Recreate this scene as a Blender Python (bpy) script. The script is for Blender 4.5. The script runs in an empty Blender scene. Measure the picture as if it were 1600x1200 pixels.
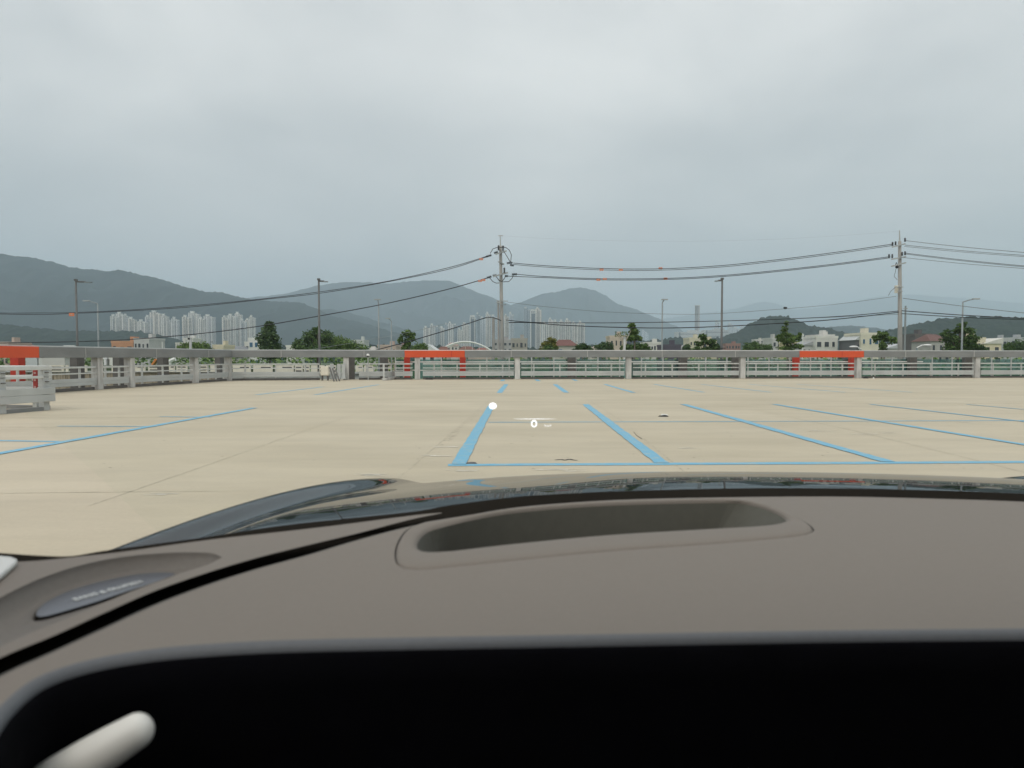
import bpy, bmesh, math, random
from mathutils import Vector, Matrix, noise
from mathutils.geometry import tessellate_polygon
R = math.radians
random.seed(7)
SC = bpy.context.scene

# ---------------------------------------------------------------- camera, world, sun, exposure
F, PITCH, EYE = 1109.0, 0.0382, 1.28
cam_d = bpy.data.cameras.new('camera')
cam_d.sensor_width = 36.0
cam_d.lens = 36.0 * F / 1600.0
cam_d.clip_start, cam_d.clip_end = 0.02, 60000
cam_d.dof.use_dof = True
cam_d.dof.focus_distance = 30.0
cam_d.dof.aperture_fstop = 8.5
cam = bpy.data.objects.new('camera', cam_d)
SC.collection.objects.link(cam)
cam.location = (0, 0, EYE)
cam.rotation_euler = (math.pi / 2 - PITCH, 0, 0)
SC.camera = cam

SUN_EL, SUN_ROT = R(52), R(205)
w = bpy.data.worlds.new('World')
SC.world = w
w.use_nodes = True
nt = w.node_tree
nt.nodes.clear()
N = nt.nodes.new
out = N('ShaderNodeOutputWorld'); bg = N('ShaderNodeBackground'); bg.inputs['Strength'].default_value = 0.1
sky = N('ShaderNodeTexSky'); sky.sky_type = 'NISHITA'; sky.sun_disc = False
sky.sun_elevation = SUN_EL; sky.sun_rotation = SUN_ROT; sky.air_density = 1.5; sky.dust_density = 4
geo = N('ShaderNodeTexCoord')
mp = N('ShaderNodeMapping'); mp.inputs['Scale'].default_value = (1.0, 1.0, 2.2); mp.inputs['Location'].default_value = (3.1, 0.4, 1.7)
n1 = N('ShaderNodeTexNoise'); n1.inputs['Scale'].default_value = 2.3; n1.inputs['Detail'].default_value = 5.5; n1.inputs['Roughness'].default_value = 0.5
n1.inputs['Distortion'].default_value = 0.35
cr = N('ShaderNodeValToRGB')
cr.color_ramp.elements[0].position = 0.33; cr.color_ramp.elements[0].color = (4.10, 4.12, 4.14, 1)
cr.color_ramp.elements[1].position = 0.68; cr.color_ramp.elements[1].color = (6.05, 5.93, 5.80, 1)
sep = N('ShaderNodeSeparateXYZ')
el = N('ShaderNodeMapRange'); el.inputs['From Min'].default_value = 0.0; el.inputs['From Max'].default_value = 1.0
el.inputs['To Min'].default_value = 0.86; el.inputs['To Max'].default_value = 1.55
mul = N('ShaderNodeVectorMath'); mul.operation = 'SCALE'
mix = N('ShaderNodeMixRGB'); mix.inputs['Fac'].default_value = 0.93
L = nt.links.new
L(geo.outputs['Generated'], mp.inputs['Vector']); L(mp.outputs['Vector'], n1.inputs['Vector'])
L(n1.outputs['Fac'], cr.inputs['Fac']); L(geo.outputs['Generated'], sep.inputs['Vector'])
L(sep.outputs['Z'], el.inputs['Value']); L(cr.outputs['Color'], mul.inputs[0]); L(el.outputs['Result'], mul.inputs['Scale'])
L(sky.outputs['Color'], mix.inputs['Color1']); L(mul.outputs['Vector'], mix.inputs['Color2'])
L(mix.outputs['Color'], bg.inputs['Color']); L(bg.outputs['Background'], out.inputs['Surface'])

sl = bpy.data.lights.new('sun', 'SUN'); sl.energy = 0.7; sl.angle = R(25); sl.color = (1.0, 0.95, 0.86)
so = bpy.data.objects.new('sun', sl); SC.collection.objects.link(so)
so.rotation_euler = (R(90) - SUN_EL, 0, math.pi - SUN_ROT)   # light comes from the sky texture's sun

SC.view_settings.view_transform = 'Standard'
SC.view_settings.look = 'None'
SC.view_settings.gamma = 1
SC.view_settings.exposure = 0.62
SC.cycles.use_denoising = True
SC.cycles.max_bounces = 8
SC.cycles.volume_bounces = 2
SC.cycles.transparent_max_bounces = 24
SC.cycles.sample_clamp_indirect = 4

# ---------------------------------------------------------------- pixel rays -> world points (1600x1200 photograph)
CP, SP = math.cos(PITCH), math.sin(PITCH)
def ray(px, py):
    a, b = (px - 800) / F, (600 - py) / F
    return a, CP + b * SP, -SP + b * CP
def P(px, py, Y):                       # point on the ray at depth Y
    x, y, z = ray(px, py); t = Y / y
    return Vector((x * t, Y, EYE + z * t))
def G(px, py, z0=0.0):                  # point where the ray meets the level z0
    x, y, z = ray(px, py); t = (z0 - EYE) / z
    return Vector((x * t, y * t, z0))
LAND = -5.0

# ---------------------------------------------------------------- materials
MATS = {}
def mat(name, col, rough=0.7, metal=0.0, var=0.12, scale=3.0, coat=0.0, bump=0.0, spec=None, emit=None, stretch=None):
    if name in MATS: return MATS[name]
    m = bpy.data.materials.new(name); m.use_nodes = True
    t = m.node_tree; b = t.nodes['Principled BSDF']
    b.inputs['Roughness'].default_value = rough; b.inputs['Metallic'].default_value = metal
    if coat: b.inputs['Coat Weight'].default_value = coat; b.inputs['Coat Roughness'].default_value = 0.02
    if spec is not None: b.inputs['Specular IOR Level'].default_value = spec
    tc = t.nodes.new('ShaderNodeTexCoord'); nz = t.nodes.new('ShaderNodeTexNoise')
    nz.inputs['Scale'].default_value = scale; nz.inputs['Detail'].default_value = 6
    src = tc.outputs['Object']
    if stretch:
        mp = t.nodes.new('ShaderNodeMapping'); mp.inputs['Scale'].default_value = stretch
        t.links.new(src, mp.inputs['Vector']); src = mp.outputs['Vector']
    t.links.new(src, nz.inputs['Vector'])
    r = t.nodes.new('ShaderNodeValToRGB')
    r.color_ramp.elements[0].position = 0.3; r.color_ramp.elements[1].position = 0.7
    r.color_ramp.elements[0].color = tuple(max(0, c * (1 - var)) for c in col) + (1,)
    r.color_ramp.elements[1].color = tuple(min(1, c * (1 + var)) for c in col) + (1,)
    t.links.new(nz.outputs['Fac'], r.inputs['Fac']); t.links.new(r.outputs['Color'], b.inputs['Base Color'])
    if bump:
        bp = t.nodes.new('ShaderNodeBump'); bp.inputs['Strength'].default_value = bump; bp.inputs['Distance'].default_value = 0.01
        t.links.new(nz.outputs['Fac'], bp.inputs['Height']); t.links.new(bp.outputs['Normal'], b.inputs['Normal'])
    if emit:
        b.inputs['Emission Color'].default_value = tuple(emit[:3]) + (1,); b.inputs['Emission Strength'].default_value = emit[3]
    MATS[name] = m
    return m

def glass_mat(name, tint, gloss=0.06, rough=0.02, diffuse=0.0, dcol=(0.3, 0.4, 0.4)):
    m = bpy.data.materials.new(name); m.use_nodes = True
    t = m.node_tree; t.nodes.clear()
    o = t.nodes.new('ShaderNodeOutputMaterial'); tr = t.nodes.new('ShaderNodeBsdfTransparent'); gl = t.nodes.new('ShaderNodeBsdfGlossy')
    tr.inputs['Color'].default_value = tint + (1,); gl.inputs['Roughness'].default_value = rough
    mx = t.nodes.new('ShaderNodeMixShader'); mx.inputs['Fac'].default_value = gloss
    t.links.new(tr.outputs[0], mx.inputs[1]); t.links.new(gl.outputs[0], mx.inputs[2])
    last = mx
    if diffuse:
        df = t.nodes.new('ShaderNodeBsdfDiffuse'); df.inputs['Color'].default_value = dcol + (1,)
        m2 = t.nodes.new('ShaderNodeMixShader'); m2.inputs['Fac'].default_value = diffuse
        t.links.new(mx.outputs[0], m2.inputs[1]); t.links.new(df.outputs[0], m2.inputs[2]); last = m2
    t.links.new(last.outputs[0], o.inputs['Surface'])
    return m

def tower_mat(name, wall, glass, storey=2.9, bay=3.4):
    """storeys and window columns in object space: bands of recessed balcony glazing"""
    if name in MATS: return MATS[name]
    m = bpy.data.materials.new(name); m.use_nodes = True
    t = m.node_tree; b = t.nodes['Principled BSDF']; b.inputs['Roughness'].default_value = 0.75
    tc = t.nodes.new('ShaderNodeTexCoord'); sp = t.nodes.new('ShaderNodeSeparateXYZ'); t.links.new(tc.outputs['Object'], sp.inputs[0])
    def band(sock, period, duty, add=None):
        d = t.nodes.new('ShaderNodeMath'); d.operation = 'DIVIDE'; d.inputs[1].default_value = period; t.links.new(sock, d.inputs[0])
        f = t.nodes.new('ShaderNodeMath'); f.operation = 'FRACT'; t.links.new(d.outputs[0], f.inputs[0])
        g = t.nodes.new('ShaderNodeMath'); g.operation = 'GREATER_THAN'; g.inputs[1].default_value = duty; t.links.new(f.outputs[0], g.inputs[0])
        return g.outputs[0]
    ad = t.nodes.new('ShaderNodeMath'); ad.operation = 'ADD'; t.links.new(sp.outputs[0], ad.inputs[0]); t.links.new(sp.outputs[1], ad.inputs[1])
    a = band(sp.outputs[2], storey, 0.42); c = band(ad.outputs[0], bay, 0.38)
    mu = t.nodes.new('ShaderNodeMath'); mu.operation = 'MULTIPLY'; t.links.new(a, mu.inputs[0]); t.links.new(c, mu.inputs[1])
    mx = t.nodes.new('ShaderNodeMixRGB'); mx.inputs['Color1'].default_value = wall + (1,); mx.inputs['Color2'].default_value = glass + (1,)
    t.links.new(mu.outputs[0], mx.inputs['Fac']); t.links.new(mx.outputs[0], b.inputs['Base Color'])
    MATS[name] = m
    return m

def leaf_mat(name, lo, hi, scale=0.6):
    m = bpy.data.materials.new(name); m.use_nodes = True
    t = m.node_tree; b = t.nodes['Principled BSDF']; b.inputs['Roughness'].default_value = 0.6
    b.inputs['Specular IOR Level'].default_value = 0.3
    g = t.nodes.new('ShaderNodeNewGeometry'); r = t.nodes.new('ShaderNodeValToRGB')
    r.color_ramp.elements[0].color = lo + (1,); r.color_ramp.elements[1].color = hi + (1,)
    t.links.new(g.outputs['Random Per Island'], r.inputs['Fac']); t.links.new(r.outputs['Color'], b.inputs['Base Color'])
    return m

def concrete_mat():
    m = bpy.data.materials.new('deck_concrete'); m.use_nodes = True
    t = m.node_tree; b = t.nodes['Principled BSDF']; b.inputs['Roughness'].default_value = 0.85
    tc = t.nodes.new('ShaderNodeTexCoord')
    def nz(scale, det, st=(1, 1, 1), rough=.55):
        mp = t.nodes.new('ShaderNodeMapping'); mp.inputs['Scale'].default_value = st
        n = t.nodes.new('ShaderNodeTexNoise'); n.inputs['Scale'].default_value = scale; n.inputs['Detail'].default_value = det
        n.inputs['Roughness'].default_value = rough
        t.links.new(tc.outputs['Object'], mp.inputs['Vector']); t.links.new(mp.outputs['Vector'], n.inputs['Vector']); return n
    def ramp(src, p0, c0, p1, c1):
        r = t.nodes.new('ShaderNodeValToRGB'); r.color_ramp.elements[0].position = p0; r.color_ramp.elements[0].color = c0 + (1,)
        r.color_ramp.elements[1].position = p1; r.color_ramp.elements[1].color = c1 + (1,); t.links.new(src, r.inputs['Fac']); return r
    def mixc(kind, fac, a, c):
        x = t.nodes.new('ShaderNodeMixRGB'); x.blend_type = kind
        if isinstance(fac, float): x.inputs['Fac'].default_value = fac
        else: t.links.new(fac, x.inputs['Fac'])
        t.links.new(a, x.inputs['Color1'])
        if isinstance(c, tuple): x.inputs['Color2'].default_value = c + (1,)
        else: t.links.new(c, x.inputs['Color2'])
        return x
    base = ramp(nz(.22, 6, (1, 1.6, 1)).outputs['Fac'], .3, (.50, .435, .318), .72, (.585, .515, .39))
    swirl = ramp(nz(.9, 8, (.35, 1.3, 1), .7).outputs['Fac'], .32, (.86, .86, .87), .6, (1, 1, 1))
    m1 = mixc('MULTIPLY', 0.8, base.outputs['Color'], swirl.outputs['Color'])
    grain = ramp(nz(26, 4, (1, 1, 1), .7).outputs['Fac'], .3, (.9, .9, .9), .7, (1.0, 1.0, 1.0))
    m2 = mixc('MULTIPLY', 0.8, m1.outputs['Color'], grain.outputs['Color'])
    spots = ramp(nz(3.3, 3, (1, 1, 1), .8).outputs['Fac'], .70, (0, 0, 0), .76, (1, 1, 1))
    m3 = mixc('MIX', spots.outputs['Color'], m2.outputs['Color'], (.42, .385, .30))
    chalk = ramp(nz(2.1, 8, (.5, 1.5, 1), .75).outputs['Fac'], .68, (0, 0, 0), .74, (.6, .6, .6))
    m4 = mixc('MIX', chalk.outputs['Color'], m3.outputs['Color'], (.66, .62, .52))
    t.links.new(m4.outputs['Color'], b.inputs['Base Color'])
    bp = t.nodes.new('ShaderNodeBump'); bp.inputs['Strength'].default_value = .25; bp.inputs['Distance'].default_value = .01
    t.links.new(grain.outputs['Color'], bp.inputs['Height']); t.links.new(bp.outputs['Normal'], b.inputs['Normal'])
    return m

def paint_mat():
    """road paint, worn through to the concrete where the noise is high"""
    m = bpy.data.materials.new('blue_road_paint'); m.use_nodes = True
    t = m.node_tree; b = t.nodes['Principled BSDF']; b.inputs['Roughness'].default_value = 0.7
    tc = t.nodes.new('ShaderNodeTexCoord'); n = t.nodes.new('ShaderNodeTexNoise'); n.inputs['Scale'].default_value = 5.0; n.inputs['Detail'].default_value = 9
    n.inputs['Roughness'].default_value = .75
    t.links.new(tc.outputs['Object'], n.inputs['Vector'])
    r = t.nodes.new('ShaderNodeValToRGB'); r.color_ramp.elements[0].position = .50; r.color_ramp.elements[0].color = (.17, .42, .58, 1)
    r.color_ramp.elements[1].position = .72; r.color_ramp.elements[1].color = (.42, .47, .42, 1)
    t.links.new(n.outputs['Fac'], r.inputs['Fac']); t.links.new(r.outputs['Color'], b.inputs['Base Color'])
    return m

def forest_mat(name, lo, hi, scale):
    m = bpy.data.materials.new(name); m.use_nodes = True
    t = m.node_tree; b = t.nodes['Principled BSDF']; b.inputs['Roughness'].default_value = 0.95; b.inputs['Specular IOR Level'].default_value = 0.1
    tc = t.nodes.new('ShaderNodeTexCoord'); v = t.nodes.new('ShaderNodeTexNoise'); v.inputs['Scale'].default_value = scale; v.inputs['Detail'].default_value = 10
    v.inputs['Roughness'].default_value = .7
    t.links.new(tc.outputs['Object'], v.inputs['Vector'])
    r = t.nodes.new('ShaderNodeValToRGB'); r.color_ramp.elements[0].position = .3; r.color_ramp.elements[1].position = .7
    r.color_ramp.elements[0].color = lo + (1,); r.color_ramp.elements[1].color = hi + (1,)
    t.links.new(v.outputs['Fac'], r.inputs['Fac']); t.links.new(r.outputs['Color'], b.inputs['Base Color'])
    return m

M = dict(
    deck=concrete_mat(), paint=paint_mat(),
    joint=mat('joint_filler', (.475, .42, .32), .9, var=.25, scale=8),
    galv=mat('grey_painted_steel', (.46, .475, .465), .55, var=.10, scale=1.2, stretch=(1, 1, .3)),
    galv_lt=mat('light_grey_steel', (.58, .59, .57), .5, var=.10, scale=2.0, stretch=(1, 1, .3)),
    conc=mat('column_concrete', (.50, .49, .47), .8, var=.28, scale=2.5, stretch=(2, 2, .5)),
    beam=mat('beam_steel', (.215, .222, .22), .5, var=.13, scale=1.4, stretch=(.6, .6, 2)),
    seam=mat('seam_sealant', (.42, .42, .40), .7),
    dark=mat('dark_brown_steel', (.12, .113, .106), .6, var=.2),
    orange=mat('orange_panel', (.66, .085, .025), .5, var=.06, scale=1.0),
    red=mat('red_orange_steel', (.50, .045, .025), .5, var=.1),
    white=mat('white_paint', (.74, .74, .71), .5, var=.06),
    black=mat('black_rubber', (.012, .012, .013), .5, var=.3),
    pole=mat('pole_concrete', (.36, .35, .325), .85, var=.12, stretch=(3, 3, .4)),
    lamp=mat('lamp_post_steel', (.13, .13, .125), .5, var=.15),
    lamp_lt=mat('lamp_post_galvanised', (.27, .30, .30), .45, var=.1),
    wire=mat('cable_black', (.02, .022, .025), .5),
    wire_g=mat('cable_grey', (.12, .13, .14), .5),
    marker=mat('cable_marker_orange', (.80, .26, .12), .5, var=.05),
    green=mat('meadow', (.085, .15, .045), .95, var=.45, scale=.05),
    land=mat('ground_soil', (.055, .080, .035), .95, var=.35, scale=.01),
    trunk=mat('bark', (.16, .13, .10), .9, var=.3),
    cream=mat('cream_board', (.76, .71, .60), .6, var=.08),
    tan=mat('corrugated_tan', (.33, .28, .21), .7, var=.35, scale=3, stretch=(4, 4, .3)),
    slot=mat('dark_slot', (.03, .03, .03), .8),
    bglass=glass_mat('tinted_barrier_glass', (.50, .70, .66), .12, .05, .16, (.10, .24, .24)),
    win=mat('window_glass', (.05, .06, .07), .2, var=.3),
    win_b=mat('window_glass_blue', (.05, .13, .22), .15, var=.3),
)

# ---------------------------------------------------------------- mesh builder
class MB:
    def __init__(s): s.v = []; s.f = []
    def quad(s, a, b, c, d):
        i = len(s.v); s.v += [Vector(a), Vector(b), Vector(c), Vector(d)]; s.f.append((i, i+1, i+2, i+3)); return s
    def box(s, c, size, rz=0.0, taper=1.0):
        i = len(s.v); hx, hy, hz = size[0]/2, size[1]/2, size[2]/2; cz, sz = math.cos(rz), math.sin(rz)
        for z in (-hz, hz):
            k = taper if z > 0 else 1
            for x, y in ((-hx, -hy), (hx, -hy), (hx, hy), (-hx, hy)):
                x *= k; y *= k
                s.v.append(Vector((c[0] + x*cz - y*sz, c[1] + x*sz + y*cz, c[2] + z)))
        for f in ((3,2,1,0), (4,5,6,7), (0,1,5,4), (1,2,6,5), (2,3,7,6), (3,0,4,7)): s.f.append(tuple(i+k for k in f))
        return s
    def bar(s, a, b, wd, ht):            # box from a to b (any direction), width horizontal, height "up"
        a, b = Vector(a), Vector(b); d = (b - a).normalized()
        up = Vector((0, 0, 1)) if abs(d.z) < .95 else Vector((0, 1, 0))
        sd = d.cross(up).normalized() * wd/2; u = sd.cross(d).normalized() * ht/2
        i = len(s.v)
        for p in (a, b):
            s.v += [p - sd - u, p + sd - u, p + sd + u, p - sd + u]
        for f in ((0,1,2,3), (7,6,5,4), (0,4,5,1), (1,5,6,2), (2,6,7,3), (3,7,4,0)): s.f.append(tuple(i+k for k in f))
        return s
    def tube(s, pts, r, n=8, cap=True):
        pts = [Vector(p) for p in pts]; rs = r if isinstance(r, (list, tuple)) else [r] * len(pts)
        i0 = len(s.v); prev = None
        for k, p in enumerate(pts):
            d = (pts[min(k+1, len(pts)-1)] - pts[max(k-1, 0)]).normalized()
            ref = Vector((0, 0, 1)) if abs(d.z) < .9 else Vector((1, 0, 0))
            a = d.cross(ref).normalized()
            if prev is not None:
                a2 = (prev - d * prev.dot(d))
                if a2.length > 1e-6: a = a2.normalized()
            prev = a; b = d.cross(a)
            for j in range(n):
                t = 2*math.pi*j/n
                s.v.append(p + (a*math.cos(t) + b*math.sin(t)) * rs[k])
        for k in range(len(pts)-1):
            for j in range(n):
                q = i0 + k*n; s.f.append((q+j, q+(j+1) % n, q+n+(j+1) % n, q+n+j))
        if cap:
            s.f.append(tuple(i0+j for j in reversed(range(n)))); q = i0+(len(pts)-1)*n; s.f.append(tuple(q+j for j in range(n)))
        return s
    def prism(s, poly, z0, z1):          # poly: list of (x, y)
        i = len(s.v); n = len(poly)
        for z in (z0, z1): s.v += [Vector((p[0], p[1], z)) for p in poly]
        s.f.append(tuple(i+j for j in reversed(range(n)))); s.f.append(tuple(i+n+j for j in range(n)))
        for j in range(n): s.f.append((i+j, i+(j+1) % n, i+n+(j+1) % n, i+n+j))
        return s
    def ell(s, c, r, n=12, m=8):
        i = len(s.v)
        for a in range(m+1):
            th = math.pi*a/m
            for b in range(n):
                ph = 2*math.pi*b/n
                s.v.append(Vector((c[0]+r[0]*math.sin(th)*math.cos(ph), c[1]+r[1]*math.sin(th)*math.sin(ph), c[2]+r[2]*math.cos(th))))
        for a in range(m):
            for b in range(n): s.f.append((i+a*n+b, i+(a+1)*n+b, i+(a+1)*n+(b+1) % n, i+a*n+(b+1) % n))
        return s
    def build(s, name, m, parent=None, smooth=False, bevel=0.0, loc=None):
        me = bpy.data.meshes.new(name)
        o0 = Vector(loc) if loc is not None else Vector((0, 0, 0))
        me.from_pydata([v - o0 for v in s.v], [], s.f); me.update()
        bm = bmesh.new(); bm.from_mesh(me)
        bmesh.ops.recalc_face_normals(bm, faces=bm.faces); bm.to_mesh(me); bm.free()
        if smooth:
            for p in me.polygons: p.use_smooth = True
        me.materials.append(m)
        o = bpy.data.objects.new(name, me); SC.collection.objects.link(o)
        o.location = o0
        if parent is not None:
            base = Vector((0, 0, 0)); q = parent
            while q is not None: base += q.location; q = q.parent
            o.parent = parent; o.location = o0 - base
            o.rotation_euler = (0, 0, 0)
        if bevel:
            md = o.modifiers.new('bevel', 'BEVEL'); md.width = bevel; md.segments = 2; md.limit_method = 'ANGLE'
        return o

def tag(o, label=None, cat=None, group=None, kind=None):
    if label: o['label'] = label
    if cat: o['category'] = cat
    if group: o['group'] = group
    if kind: o['kind'] = kind
    return o
def thing(name, loc, label, cat, group=None):
    o = bpy.data.objects.new(name, None); SC.collection.objects.link(o); o.location = loc; o.empty_display_size = .2
    return tag(o, label, cat, group)
ORD = ['first', 'second', 'third', 'fourth', 'fifth', 'sixth', 'seventh', 'eighth', 'ninth', 'tenth', 'eleventh', 'twelfth', 'thirteenth', 'fourteenth', 'fifteenth', 'sixteenth', 'seventeenth', 'eighteenth', 'nineteenth', 'twentieth', 'twenty-first', 'twenty-second', 'twenty-third', 'twenty-fourth', 'twenty-fifth', 'twenty-sixth']

# ================================================================ SETTING
MAIN = [Vector((-15.2, 38.2, 0)), Vector((-5.8, 40.1, 0)), Vector((31.0, 43.6, 0)), Vector((62.0, 46.4, 0))]
LEFT = [Vector((-15.2, 38.2, 0)), Vector((-15.6, 33.0, 0)), Vector((-16.3, 27.0, 0)), Vector((-16.6, 20.0, 0)), Vector((-17.0, 4.0, 0))]
def along(line, s):
    for a, b in zip(line, line[1:]):
        d = (b - a).length
        if s <= d: return a + (b - a) * (s / d), (b - a).normalized()
        s -= d
    return line[-1].copy(), (line[-1] - line[-2]).normalized()
def s_at_px(line, px):                  # arc length where the vertical plane through px meets the line
    best = None; tot = sum((b - a).length for a, b in zip(line, line[1:])); n = 3000
    for k in range(n + 1):
        s = tot * k / n; p, _ = along(line, s)
        e = abs(p.x / p.y * F + 800 - px)
        if best is None or e < best[0]: best = (e, s)
    return best[1]

# deck slab
deck_poly = [(-17.8, -30), (-17.8, 4), (-17.3, 20), (-17.0, 27), (-16.4, 39.0), (-6.0, 41.9), (31, 45.6), (64, 48.6), (70, -30)]
o = MB().prism(deck_poly, -0.6, 0.0).build('parking_deck', M['deck']); tag(o, kind='structure', label='pale beige concrete rooftop parking deck')
# land out to the horizon
mb = MB()
ys = [-400, -60, 0, 60, 120, 200, 300, 500, 900, 1600, 3000, 6000, 16000]
xs = [-16000, -6000, -2500, -1000, -400, -150, 0, 150, 400, 1000, 2500, 6000, 16000]
for i in range(len(ys)-1):
    for j in range(len(xs)-1):
        mb.quad((xs[j], ys[i], LAND), (xs[j+1], ys[i], LAND), (xs[j+1], ys[i+1], LAND), (xs[j], ys[i+1], LAND))
tag(mb.build('ground', M['land']), kind='structure', label='flat ground beyond the parking deck')
mb = MB().quad((-60, 90, LAND+.02), (190, 95, LAND+.02), (420, 420, LAND+.02), (-160, 420, LAND+.02))
tag(mb.build('grass_field', M['green']), kind='structure', label='green field beyond the fence')
tag(MB().quad((-200, 52, LAND+.02), (200, 62, LAND+.02), (200, 84, LAND+.02), (-200, 74, LAND+.02)).build('road', mat('asphalt', (.06, .06, .06), .9)), kind='structure', label='asphalt road below the deck')

# painted bay lines
mk = MB()
def strip(a, b, wd, z=.004, target=None):
    a, b = Vector(a), Vector(b); d = (b - a).normalized(); n = Vector((-d.y, d.x, 0)) * wd/2
    t = target or mk; ln = (b-a).length; k = max(1, min(160, int(ln/.22))); rj = random.Random(int(abs(a.x*91+a.y*37)))
    jw = .010 if target is None else .004                # uneven brush edges
    L_ = []; R_ = []
    for i in range(k+1):
        p = a + (b-a)*(i/k); u = 1 + rj.uniform(-jw, jw)*2/wd; v = 1 + rj.uniform(-jw, jw)*2/wd
        L_.append((p.x-n.x*u, p.y-n.y*u, z)); R_.append((p.x+n.x*v, p.y+n.y*v, z))
    for i in range(k): t.quad(L_[i], L_[i+1], R_[i+1], R_[i])
def line(x0, y0, x1, y1, wd=.16, z=.004, target=None): strip(G(x0, y0), G(x1, y1), wd, z, target)
LW = .175
line(700, 727, 1640, 722, .17, .0040)
line(1640, 722, 2600, 717, .17, .0040)
line(716, 726, 768, 634, LW, .0080); line(1034, 724, 915, 632, LW, .0080); line(1388, 722, 1068, 632, LW, .0080)
line(1760, 721, 1210, 632, .15, .0080); line(2150, 721, 1360, 632, .11, .0080); line(2500, 720, 1510, 632, .08, .0080)
line(763, 660, 2300, 655, .10, .0040)
line(780, 614, 791, 600.5, .2); line(885, 613.5, 867, 600.5, .2); line(990, 613.5, 945, 600.5, .17)
line(1100, 613, 1022, 600.5, .12); line(1205, 613, 1095, 600.5, .12); line(1320, 613, 1170, 600.5, .12); line(1425, 613, 1245, 600.5, .12)
line(784, 595.5, 786.5, 593.2, .22); line(842, 595.5, 838, 593.0, .22); line(901, 595, 895, 592.8, .2)
line(-140, 734, 398, 637.5, .16, .0080); line(-40, 688, 104, 690.5, .12); line(90, 666, 245, 666.5, .08, .0040); line(250, 651, 330, 652, .08)
line(400, 617, 505, 604.5, .14); line(492, 617, 592, 601, .14)
line(-60, 648, 60, 641.5, .09)
tag(mk.build('parking_bay_markings', M['paint']), kind='structure', label='light blue painted parking bay lines')
jt = MB()
def joint(x0, y0, x1, y1, wd=.03): line(x0, y0, x1, y1, wd, .0020, jt)
joint(783, 631.8, 2000, 630, .05); joint(-100, 641, 398, 637, .05); joint(-100, 668, 240, 667, .05); joint(-60, 653, 330, 652, .04)
joint(790, 614, 1650, 613, .05); joint(600, 600.5, 1600, 599.5, .05); joint(1075, 742, 985, 668, .018); joint(975, 660, 905, 615, .02); joint(905, 615, 872, 603, .03)
joint(560, 800, 690, 690, .014); joint(690, 690, 765, 625, .016); joint(765, 625, 788, 605, .02)
joint(140, 790, 320, 728, .014); joint(320, 728, 480, 672, .012); joint(480, 672, 600, 632, .012)
joint(1180, 640, 1330, 672, .014); joint(1330, 672, 1500, 713, .014); joint(1500, 713, 1640, 748, .014)
joint(0, 771, 160, 769, .012); joint(160, 769, 420, 767, .01)
tag(jt.build('pavement_joints', M['joint']), kind='structure', label='thin dark joints between the concrete panels')
sc = MB(); rs = random.Random(21)
for (px, py, n_) in [(1280, 673.5, 5), (1368, 677, 5), (1190, 669, 3), (1330, 678, 3), (845, 733, 5), (700, 735, 4), (880, 735.5, 4), (690, 700, 5), (672, 712, 5), (1075, 700, 4), (1500, 660, 3), (560, 742, 4), (230, 772, 3)]:
    for _ in range(n_):
        x, y = px + rs.uniform(-16, 16), py + rs.uniform(-1.6, 1.6); a = G(x, y); b = a + Vector((rs.uniform(.05, .28), rs.uniform(-.04, .04), 0))
        strip(a, b, rs.uniform(.012, .035), .0035 + .0002*_, sc)
tag(sc.build('scuff_marks', mat('chalky_scuff', (.66, .62, .53), .9, var=.1)), kind='structure', label='pale scuffs scratched into the concrete')
sp_ = MB()
for _ in range(150):
    t_ = rs.random(); px, py = 690 + 75*t_ + rs.gauss(0, 4), 694 - 62*t_ + rs.gauss(0, 2)
    if _ > 70: px, py = rs.uniform(40, 1580), 600 + 135*rs.random()**.7
    a = G(px, py); w_ = rs.uniform(.01, .035); strip(a, a + Vector((w_, rs.uniform(-.01, .01), 0)), w_*.7, .0032, sp_)
tag(sp_.build('chipped_spots', mat('dark_chip', (.17, .15, .12), .95, var=.3)), kind='structure', label='small dark chips in the concrete surface')
# zig-zag crack
ck = MB(); q = [(868, 719), (876, 718), (883, 719.5), (890, 717.5), (895, 719), (902, 719.5)]
for a, b in zip(q, q[1:]): line(a[0], a[1], b[0], b[1], .035, .0030, ck)
q = [(990, 675), (995, 681), (1003, 686)]
for a, b in zip(q, q[1:]): line(a[0], a[1], b[0], b[1], .012, .0032, ck)
tag(ck.build('crack', M['slot']), kind='structure', label='short zigzag cracks in the concrete')

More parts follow.
